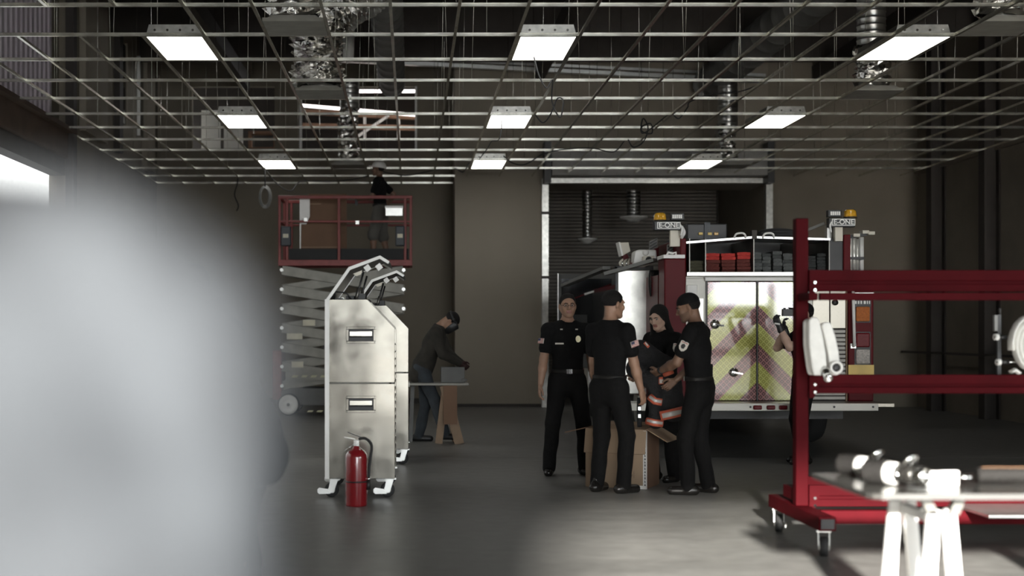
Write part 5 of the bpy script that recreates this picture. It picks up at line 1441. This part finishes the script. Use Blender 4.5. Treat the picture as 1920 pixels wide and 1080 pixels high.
        for o_, L_ in ((.028, .072), (.0095, .082), (-.0095, .076), (-.028, .060)):
            a0 = p + d * .085 * hs + sx * o_ * hs; dr = d; a_ = curl * (1.0 + (.25 if o_ < 0 else 0))
            for fi, ln in enumerate((.46, .31, .23)):
                ang = R(a_ * (.6 if fi == 0 else 1.15)); dr = nrm(dr * math.cos(ang) + np.cross(np.cross(dr, nn), dr) * math.sin(ang))
                a1 = a0 + dr * L_ * ln * hs; c.cap(a0, a1, .0092 - .0009 * fi, .0085 - .0009 * fi, .004); a0 = a1
        a0 = p + d * .025 + sx * .022; a1 = a0 + nrm(d * .7 + sx * .75 + nn * .35) * .042; a2 = a1 + nrm(d * .95 + sx * .15 + nn * .35) * .032; a3 = a2 + nrm(d * .95 - sx * .05 + nn * .3) * .024
        c.cap(a0, a1, .015, .0115, .010); c.cap(a1, a2, .0108, .0095, .004); c.cap(a2, a3, .0095, .008, .004)
        if of['gloves'] is None:
            v, q = c.mesh(.0042); parts.append((v * s, q, 0))
        else:
            c.cap(w - d * .05, w + d * .01, .040, .034, .01)
            v, q = c.mesh(.0050)
            nr = v - v.mean(0)
            np_mesh('glove', [(v * s, q, 0)], [of['gloves']], t)
    np_mesh('body', parts, [skin_m, m_lip, mat('stubble', tuple(x * .45 for x in SK[skin_m.name]), .7)], t)
    # ----- eyes and brows
    for sd in (1, -1):
        ey = MB().ell(H_(sd * .031, .0745, .006) * s, (.0118 * s,) * 3, 12, 8).build('eye', m_eyew, t)
        MB().ell(H_(sd * .031, .0820, .005) * s, (.0075 * s, .0052 * s, .0075 * s), 10, 6).build('iris', m_iris, ey)
        MB().tube([H_(sd * .048, .082, .022) * s, H_(sd * .034, .0945, .028) * s, H_(sd * .014, .097, .024) * s], [.003, .0048, .0042], 6).build('eyebrow', m_hair, t)
    # ----- hair
    hr = Sdf()
    if hair in ('short', 'crop'):
        hr.ell(H_(0, -.018, .040), V(.083, .101, .090), Hm, .02)
        if hair == 'short': hr.cap(H_(-.035, .045, .098), H_(.035, .045, .098), .018, k=.02)
        pn = Hm @ nrm(V(0, .14, -.105)); hr.cut(H_(0, .072, .080), pn); hr.cut(H_(0, -.08, -.080), Hm @ V(0, .55, -1))
        v, q = hr.mesh(.006); np_mesh('hair', [(v * s, q, 0)], [m_hair], t)
    elif hair == 'long':
        hr.ell(H_(0, -.018, .036), V(.086, .104, .094), Hm, .02)
        hr.cap(H_(.02, -.075, .0), H_(.02, -.085, -.20), .060, .075, .05); hr.cap(H_(.02, -.085, -.20), H_(.04, -.06, -.36), .075, .035, .04)
        hr.cap(H_(.07, -.0, .0), H_(.085, .01, -.20), .036, .045, .04); hr.cap(H_(-.068, -.02, .0), H_(-.075, -.03, -.18), .030, .035, .04)
        hr.cap(H_(.085, .01, -.2), H_(.08, .03, -.32), .045, .022, .04)
        hr.ell(H_(-.008, .085, -.04), V(.064, .070, .108), Hm, .015, 'sub')
        v, q = hr.mesh(.007); np_mesh('long_hair', [(v * s, q, 0)], [m_hair], t)
    elif hair in ('cap', 'whitecap'):
        kk = of.get('cap_k', 1.0); hr.ell(H_(0, -.015, .045), V(.086, .104, .088) * kk, Hm, .02); hr.cut(H_(0, 0, .030), Hm @ V(0, .10, -1))
        mm = of.get('cap_m', m_uni)
        if of.get('brim', True):
            hr2 = Sdf(); hr2.ell(H_(0, .110, .050), V(.068, .075, .010), Hm @ rot((1, 0, 0), 10), .01)
            v2, q2 = hr2.mesh(.006)
        v, q = hr.mesh(.006)
        cp_ = np_mesh('cap', [(v * s, q, 0)], [mm], t)
        if of.get('brim', True): np_mesh('brim', [(v2 * s, q2, 0)], [mm], cp_)
        h2 = Sdf(); h2.ell(H_(0, -.020, .02), V(.081, .098, .075), Hm, .02); h2.cut(H_(0, -.01, 0), Hm @ V(0, 1, .35)); h2.cut(H_(0, 0, -.06), Hm @ V(0, 0, -1)); h2.cut(H_(0, 0, .05), Hm @ V(0, 0, 1))
        v, q = h2.mesh(.006); np_mesh('hair', [(v * s, q, 0)], [m_hair], t)
    # ----- shirt or jacket
    if of['shirt'] is not None:
        lo_ = of['loose']; c = Sdf(); pf = of.get('puff', 0)
        c.cap(up(0, 0, .99), waist, .160 + lo_, .142 + lo_ if not female else .126 + lo_, .03, (fwdv, .74)); c.cap(waist, chest, .142 + lo_ if not female else .126 + lo_, .170 + lo_ if not female else .152 + lo_, .03, (fwdv, .74)); c.cap(chest, upc, .170 + lo_ if not female else .152 + lo_, .135 + lo_ * .5, .03, (fwdv, .76))
        if female:
            for sd in (1, -1): c.ell(up(sd * .07, .095, 1.28), V(.06, .05, .06), Tm, .03)
        if of['hem']: c.cap(up(0, 0, 1.0), up(0, 0, of['hem']), .165 + lo_, .175 + lo_, .03, (fwdv, .76))
        cuts = []
        for sd in (1, -1):
            c.cap(upc + rgt * sd * .06, S[sd], .082 + pf * .5, .068 + lo_ * .4 + pf, .035); c.cap(neck + rgt * sd * .02, up(sd * .12, -.02, 1.455 - drop * .25), .055 + pf * .5, .048 + pf * .7, .03)
            e, w = arm[sd]; sl_ = of['sleeve']
            if sl_ <= 1: c.cap(S[sd], S[sd] + (e - S[sd]) * sl_, .066 + lo_ * .5, .068 + lo_ * .5, .025)
            else:
                c.cap(S[sd], e, .066 + lo_ * .5 + pf, .056 + lo_ * .5 + pf * .7, .025); c.cap(e, e + (w - e) * min(1, sl_ - 1), .056 + lo_ * .5, .042 + lo_ * .4, .02)
        if of['collar']: c.cap(neck - (hb - neck) * .2, neck + (hb - neck) * .42, .072, .068, .015)
        c.cap(neck + (hb - neck) * .25 + fwdv * .02, neck + (hb - neck) * 1.2 + fwdv * .03, .054, .062, .006, op='sub')
        c.cut(neck + (hb - neck) * .62, nrm(hb - neck) - fwdv * .25)
        v, q = c.mesh(res); np_mesh(of['shirt_name'], [(v * s, q, 0)], [of['shirt']], t, wob=of['wob'], seed=h * 7)
    # ----- trousers
    c = Sdf(); lg = of['leg']; tw = of.get('tw', 0)
    c.cap(pel + V(0, 0, -.02), waist - (waist - pel) * .35, .163, .152, .03, (V(0, 1, 0), .74))
    for sd in (1, -1):
        kn, an, fo = leg[sd]
        c.cap(hip[sd] + V(0, -.02, .02), hip[sd] + (kn - hip[sd]) * .2 + V(0, -.02, 0), .095, .092, .03)
        c.cap(hip[sd], kn, .098 + tw, .074 + tw, .02)
        if lg >= 1: c.cap(kn, an + V(0, 0, -.02) + fo * .01, .074 + tw, .064 + tw, .02)
        elif lg > .5: c.cap(kn, kn + (an - kn) * (lg - .5), .078 + tw, .080 + tw, .02)
    v, q = c.mesh(res); np_mesh('shorts' if lg < 1 else 'trousers', [(v * s, q, 0)], [of['trousers']], t, wob=of['wob'], seed=h * 3 + 1)
    if of['belt']:
        c = Sdf(); bz = waist - (waist - pel) * .42
        c.cap(bz - V(0, 0, .05), bz + V(0, 0, .05), .166, .162, .01, (V(0, 1, 0), .75)); c.cut(bz + V(0, 0, .020), (0, 0, 1)); c.cut(bz - V(0, 0, .020), (0, 0, -1))
        v, q = c.mesh(.009); bl = np_mesh('belt', [(v * s, q, 0)], [m_belt], t)
        MB().box(-.028, .028, .122, .130, -.022, .022, M=Matrix.Translation(Vector(bz * s))).build('buckle', m_chrome, bl)
    # ----- shoes
    for sd in (1, -1):
        kn, an, fo = leg[sd]; zt_ = an[2] - .09
        c = Sdf(); a0 = an + V(0, 0, -.048) - fo * .045; a1 = an + V(0, 0, -.056) + fo * .15
        c.cap(a0, a1, .046, .043, .02, (V(0, 0, 1), .95)); c.cap(an + V(0, 0, -.045), an + V(0, 0, .02 if lg >= 1 else .05), .047, .046, .03); c.cut((0, 0, an[2] - .09 + .002), (0, 0, -1))
        v, q = c.mesh(.007); np_mesh('shoe', [(v * s, q, 0)], [of['shoes']], t)
    info = dict(root=t, s=s, S=S, arm=arm, hc=hc, Hm=Hm, chest=chest, up=up, fwd=fwdv, rgt=rgt, leg=leg, pel=pel, waist=waist)
    return info
SK = {}
def sk(name, c):
    SK[name] = c; return skin(name, c)
def patch(info, sd, kind, frac=.33, out=None):
    """sewn-on patch on the upper sleeve"""
    e, w = info['arm'][sd]; S_ = info['S'][sd]; s = info['s']
    ax = nrm(e - S_); p = S_ + (e - S_) * frac
    o_ = V(sd, 0, 0) if out is None else V(*out)
    o_ = nrm(o_ - ax * (o_ @ ax)); side_ = np.cross(o_, ax)
    M = Matrix(((side_[0], o_[0], -ax[0], 0), (side_[1], o_[1], -ax[1], 0), (side_[2], o_[2], -ax[2], 0), (0, 0, 0, 1)))
    M = Matrix.Translation(Vector((p + o_ * .066) * s)) @ M
    if kind == 'flag':
        b_ = MB().box(-.042, .042, 0, .007, -.026, .026, M=M).build('flag_patch', m_patch, info['root'])
        for k in range(4): MB().box(-.040, .040, .007, .0085, -.024 + k * .0135, -.018 + k * .0135, M=M).build('stripe', m_pred, b_)
        MB().box(-.040, -.004, .0085, .010, .0, .024, M=M).build('canton', m_pblue, b_)
    else:
        f = lambda u, v, d: M @ Vector((u, d, v))
        b_ = MB().prism([(-.036, .042), (-.018, .048), (0, .042), (.018, .048), (.036, .042), (.036, -.01), (.022, -.036), (0, -.048), (-.022, -.036), (-.036, -.01)], 0, .008, f).build('shoulder_patch', m_patch, info['root'])
        MB().prism([(-.016, .015), (.0, .026), (.018, .012), (.012, -.018), (-.008, -.022), (-.020, -.005)], .008, .010, f).build('emblem', m_black, b_)
        MB().prism([(-.028, .032), (.028, .032), (.026, .038), (-.026, .038)], .008, .0095, f).build('emblem_band', m_pred, b_)
def front_plate(info, x, z, w, h_, m, name, y=.136, n=0):
    s = info['s']; p = info['up'](x, y, z)
    Rm = Matrix([list(info['rgt']), list(info['fwd']), list(np.cross(info['rgt'], info['fwd']))]).transposed().to_4x4()
    M = Matrix.Translation(Vector(p * s)) @ Rm
    if n: return MB().prism([(w * math.cos(a), h_ * math.sin(a)) for a in np.linspace(0, 2 * math.pi, n, endpoint=False)], 0, .008, lambda u, v, d: M @ Vector((u, d, v))).build(name, m, info['root'])
    return MB().box(-w, w, 0, .006, -h_, h_, M=M).build(name, m, info['root'])

s_tan = sk('skin_tan', (0.30, 0.175, 0.115)); s_brown = sk('skin_brown', (0.17, 0.095, 0.060)); s_fair = sk('skin_fair', (0.46, 0.31, 0.235))
def at_floor(px, Y): return (wx(px, Y), Y, 0)

# uniformed officer facing the viewer
p1 = person('person in dark short-sleeved uniform and glasses standing facing forward', at_floor(1064, 13.6), (.04, -1), 1.79, RF=(.185, .0, 10), LF=(-.165, .0, 14), RH=(.285, .06, .83), LH=(-.285, .02, .83), head=(0, 0), skin_m=s_tan, hair='short')
patch(p1, 1, 'flag', .42, (1, .6, 0)); patch(p1, -1, 'badge', .36)
front_plate(p1, -.085, 1.345, .026, .034, m_gold2, 'chest_badge', .128, 10)
front_plate(p1, .10, 1.30, .042, .008, m_patch, 'name_tape', .130)
front_plate(p1, .075, 1.44, .012, .006, m_patch, 'collar_pin', .098); front_plate(p1, -.075, 1.44, .012, .006, m_patch, 'collar_pin', .098)
H1 = lambda x, y, z: Vector((p1['hc'] + p1['Hm'] @ V(x, y, z)) * p1['s'])
gl = None
for sd in (1, -1):
    pts = [H1(sd * .032 + .021 * math.cos(a), .104, .003 + .014 * math.sin(a)) for a in np.linspace(0, 2 * math.pi, 17)]
    o_ = MB().tube(pts, .0018, 6, caps=False).build('glasses_rim', m_black, p1['root'])
    MB().tube([H1(sd * .053, .102, .006), H1(sd * .075, .05, .008), H1(sd * .080, -.02, .004)], .0018, 6).build('glasses_temple', m_black, o_)
MB().tube([H1(.011, .105, .006), H1(-.011, .105, .006)], .0018, 6).build('glasses_bridge', m_black, p1['root'])

# officer seen from behind, looking right
p2 = person('person in dark uniform seen from behind, looking right, arm hanging straight', at_floor(1143, 12.1), (.72, .69), 1.78, RF=(.12, .03, 12), LF=(-.13, -.02, 12), RH=(.22, .20, .82), LH=(-.24, .12, .84), lean=2, head=(-16, 4), skin_m=s_tan, hair='crop')
patch(p2, 1, 'flag', .40, (1, -.25, 0))

# woman holding a turnout coat
p3 = person('person with long dark hair smiling down at the turnout coat in her arms', at_floor(1246, 13.05), (-.78, -.62), 1.68, lean=4, head=(6, 16), RH=(.16, .30, 1.06), LH=(-.14, .34, 1.02), Rp=(.9, -.6, -.5), Lp=(-.9, -.6, -.5), Rn=(-.6, 0, .8), Ln=(.6, 0, .8), curlR=34, curlL=40, female=True, skin_m=s_fair, hair='long')
patch(p3, -1, 'badge', .45, (-.8, .6, 0))

# officer in a cap, facing left
p4 = person('person in a dark cap and uniform with bright shoulder patch, helping hold the coat', at_floor(1312, 12.0), (-.80, .42), 1.76, lean=5, head=(12, 14), LH=(-.02, .36, 1.09), RH=(.20, .28, 1.0), Lp=(-1, -.9, -.7), Rp=(.9, -.6, -.5), Ln=(.8, 0, .5), curlL=38, RF=(.13, -.05, 10), LF=(-.12, .06, 14), skin_m=s_brown, hair='cap', beard=True, outfit=dict(brim=False))
patch(p4, -1, 'badge', .42, (-1, -.15, 0))
e_, w_ = p4['arm'][-1]; ax_ = nrm(w_ - e_); q_ = (w_ - ax_ * .02) * p4['s']
MB().lathe([(.028, -.012), (.034, -.012), (.034, .012), (.028, .012)], q_, ax_, 18).build('wristwatch', m_black, p4['root'])
rb = MB().box(.165, .215, -.06, -.02, 1.0, 1.14).build('belt_radio', m_black, p4['root'], bevel=.006)
MB().cyl((.19, -.04, 1.14), (.19, -.05, 1.26), .006, n=8).build('antenna', m_black, rb)
MB().tube(spline([(.19, -.05, 1.05), (.24, -.06, .98), (.215, -.05, .90)], 6), .006, 6).build('radio_cord', m_rubber, rb)

# person filming or aiming a device before the truck
p5 = person('person with a gloved hand raising a dark device before the chevron doors', at_floor(1508, 14.75), (-.93, -.15), 1.72, head=(0, -2), LH=(-.10, .34, 1.535), RH=(.02, .22, 1.50), Lp=(0, .55, -1), Rp=(.6, .4, -1), RF=(.11, -.04, 8), LF=(-.12, .05, 8), handL=(.15, .3, .9), handR=(-.2, .3, .9), curlL=45, curlR=45, Ln=(.5, -.8, 0), Rn=(-.5, -.8, 0), skin_m=s_fair, hair='cap', outfit=dict(gloves=m_black, brim=True, cap_m=m_uni))
patch(p5, -1, 'badge', .35)
e_, w_ = p5['arm'][-1]; q_ = w_ * p5['s']
dv = tag(MB().box(-.065, .065, -.03, .03, -.038, .038).cyl((-.04, 0, .038), (-.04, 0, .05), .015, n=10).build('handheld_device', m_black, None, (0, 0, 0), bevel=.006), 'small dark handheld device raised in the gloved hand', 'device')
Mw = Matrix.Translation(p5['root'].location) @ Matrix.Rotation(p5['root'].rotation_euler.z, 4, 'Z')
dv.location = P(1478, 586, 14.62)
gs = MB().tube([Vector((w_ + V(-.05, .02, .02)) * p5['s']), Vector((w_ + V(.0, .055, .03)) * p5['s'])], .010, 8).build('glove_stripe', m_white, p5['root'])

# turnout coat held between the two
def coat():
    Y = 12.55
    base = Vector((wx(1240, Y), Y, .86))
    t = thing('turnout_coat', 'black turnout coat with orange and white reflective bands held between two people', 'coat', base)
    L = lambda px, py, dy=0: V(wx(px, Y) - base.x, dy, wz(py, Y) - base.z)
    m_coat = mat('black_turnout_cloth', (0.011, 0.011, 0.012), 0.9, var=.3, scale=20, bump=.4, bscale=50)
    m_or = mat('fluorescent_orange', (0.70, 0.16, 0.09), 0.6); m_si = mat('reflective_silver', (0.80, 0.78, 0.74), 0.35, 0.2)
    c = Sdf()
    c.cap(L(1205, 655, .05), L(1190, 690, .0), .075, .07, .04); c.cap(L(1205, 655, .05), L(1250, 690, .0), .08, .10, .05)
    c.cap(L(1190, 695, 0), L(1225, 715, 0), .07, .09, .05); c.cap(L(1235, 700, 0), L(1255, 750, 0), .11, .11, .05, ((0, 1, 0), .7)); c.cap(L(1262, 720, 0), L(1262, 775, 0), .085, .085, .04, ((0, 1, 0), .6))
    c.cap(L(1228, 730, -.02), L(1228, 790, -.03), .062, .066, .03)
    v, q = c.mesh(.009); np_mesh('coat_body', [(v, q, 0)], [m_coat], t, wob=.006, wf=11)
    def band(nm_, pts, wd, m, parent=None, th_=.012):
        b_ = MB(); n_ = len(pts)
        return MB().tube([Vector(p) for p in pts], wd, 10, flat=((0, 1, 0), .35)).build(nm_, m, parent or t)
    s1 = band('orange_band', [L(1234, 779, -.11), L(1256, 774, -.12), L(1279, 769, -.09)], .046, m_or); band('silver_band', [L(1237, 778.5, -.122), L(1256, 774, -.132), L(1276, 770, -.104)], .024, m_si, s1)
    s2 = band('orange_band', [L(1215, 743, -.085), L(1224, 751, -.11), L(1237, 753, -.11)], .034, m_or); band('silver_band', [L(1215, 743, -.097), L(1224, 750, -.122), L(1236, 752, -.122)], .015, m_si, s2)
    s3 = band('orange_band', [L(1209, 788, -.085), L(1222, 791, -.11), L(1239, 793, -.10)], .034, m_or); band('silver_band', [L(1210, 787, -.097), L(1222, 790, -.122), L(1238, 792, -.112)], .014, m_si, s3)
    s4 = band('orange_band', [L(1231, 713, -.115), L(1235, 713, -.115), L(1239, 712.5, -.115)], .036, m_or); band('silver_band', [L(1231.5, 714, -.127), L(1238.5, 714, -.127)], .020, m_si, s4)
    s5 = band('orange_band', [L(1240, 703, -.10), L(1248, 700, -.11), L(1258, 696, -.10)], .020, m_or)
    s6 = band('orange_band', [L(1207, 642, -.04), L(1215, 651, -.045)], .014, m_or); band('silver_band', [L(1208, 642, -.05), L(1213, 648, -.052)], .007, m_si, s6)
    MB().tube([Vector(L(1190, 700, -.08)), Vector(L(1196, 718, -.08)), Vector(L(1192, 722, -.08))], .008, 6).build('buckle', m_chrome, t)
    for k in range(6): MB().box(*(L(1196, 758 + 7 * k)[0] + V(-.012, .012)), -.09, -.07, *(L(1196, 758 + 7 * k)[2] + V(-.016, .016))).build('clasp', m_alu if k in (1, 3) else m_coat, t)
    hem = band('strap_tail', [L(1197, 745, -.05), L(1196, 770, -.06), L(1197, 800, -.06)], .022, m_coat)
    return t
coat()

# lift worker
deckz = wz(495, LY) + .04
p6 = person('person in white cap, black shirt and grey shorts on the lift platform', (wx(713, 23.5), 23.5, deckz), (-.97, .22), 1.70, lean=3, head=(0, -6), LH=(-.10, .34, 1.13), RH=(.22, -.06, 1.02), Lp=(-.5, -1, -.6), Rp=(.5, -1, -.2), RF=(.10, -.12, 8), LF=(-.10, .10, 6), skin_m=s_brown, hair='cap',
            outfit=dict(shirt=m_uni, trousers=mat('grey_work_shorts', (0.085, 0.080, 0.070), .9), leg=.62, tw=.02, cap_m=mat('white_cap_cloth', (0.80, 0.78, 0.74), .6), cap_k=1.28, brim=True, belt=True))
Mw = Matrix.Translation(p6['root'].location) @ Matrix.Rotation(p6['root'].rotation_euler.z, 4, 'Z')
e_, w_ = p6['arm'][-1]
fl_ = thing('hand_tool', 'small dark power tool with a bright tip in the lift worker hand', 'tool', Mw @ Vector((w_ + V(.03, .09, .0)) * p6['s']))
MB().box(-.09, .04, -.025, .025, .01, .07).build('tool_body', m_black, fl_, bevel=.006); MB().box(-.02, .03, -.02, .02, -.10, .012).build('tool_grip', m_black, fl_); MB().cyl((-.09, 0, .03), (-.115, 0, .03), .022, n=10).build('tool_tip', m_white, fl_)

# welder bending over the bench
m_jeans = mat('dark_denim', (0.030, 0.036, 0.042), .9, var=.25, scale=10, bump=.2, bscale=80)
m_jack = mat('dark_brown_work_jacket', (0.022, 0.019, 0.014), .9, var=.25, scale=12)
p7 = person('person in dark work jacket, jeans and welding mask bending over the bench', at_floor(797, 17.6), (1, -.12), 1.80, pelvis=(0, -.03, .95), lean=24, head=(0, 42), LH=(-.02, .47, 1.0), RH=(.06, .44, 1.0), Lp=(-.7, -.8, -.6), Rp=(.7, -.8, -.6), RF=(.10, .27, 8), LF=(-.10, -.10, 8), curlR=40, curlL=40, skin_m=s_tan, hair='crop',
            outfit=dict(shirt=m_jack, sleeve=1.95, trousers=m_jeans, shoes=m_black, belt=False, loose=.012, gloves=mat('dark_red_glove', (0.035, 0.012, 0.012), .8), shirt_name='jacket', hem=.90, wob=.005))
hm = Sdf(); H7 = lambda x, y, z: p7['hc'] + p7['Hm'] @ V(x, y, z)
hm.ell(H7(0, .055, -.015), V(.095, .095, .135), p7['Hm'], .02); hm.cut(H7(0, .035, 0), p7['Hm'] @ V(0, -1, -.25)); hm.cut(H7(0, 0, .085), p7['Hm'] @ V(0, .2, 1)); hm.cut(H7(0, .132, -.02), p7['Hm'] @ V(0, 1, .1))
v, q = hm.mesh(.006); mk = np_mesh('welding_mask', [(v * p7['s'], q, 0)], [m_black], p7['root'])
pts = [Vector(H7(.088 * math.cos(a), -.012 + .105 * math.sin(a), .055) * p7['s']) for a in np.linspace(0, 2 * math.pi, 25)]
MB().tube(pts, .012, 8, caps=False).build('headband', m_black, mk)
MB().ell(Vector(H7(.09, .0, .055) * p7['s']), (.018, .018, .018)).build('pivot_knob', m_black, mk)

# foreground person in a pale jacket, back to the viewer, far out of focus
m_fj = mat('pale_grey_jacket', (0.070, 0.075, 0.081), .9, var=.65, scale=8, spec=.2, bump=.3, bscale=20)  # strong colour noise stands in for shading in the folds
p8 = person('blurred person in a pale grey jacket, back turned, filling the left foreground', (-.405, .665, 0), (-.06, 1), 1.80, drop=.070, wide=1.06, RH=(.28, .03, .90), Rp=(.7, -1, -.1), head=(-8, 4), skin_m=s_fair, hair='short', outfit=dict(shirt=m_fj, sleeve=1.98, trousers=m_jeans, belt=False, loose=.034, puff=.040, hem=.84, shirt_name='jacket', wob=.016), res=.011)
# dark jacketed person half hidden behind, bending to the left
p9 = person('person in a dark jacket bending forward, half hidden behind the pale jacket', (wx(470, 6.4), 6.4, 0), (-1, .12), 1.80, lean=20, head=(0, 12), RH=(.2, .42, .95), LH=(-.2, .42, .95), skin_m=s_tan, hair='short', outfit=dict(shirt=mat('dark_teal_jacket', (0.006, 0.009, 0.010), .8, spec=.2), sleeve=1.95, belt=False, loose=.02, hem=.88, shirt_name='jacket', wob=.006), res=.011)
patch(p9, -1, 'flag', .12, (-1, -.3, 0))
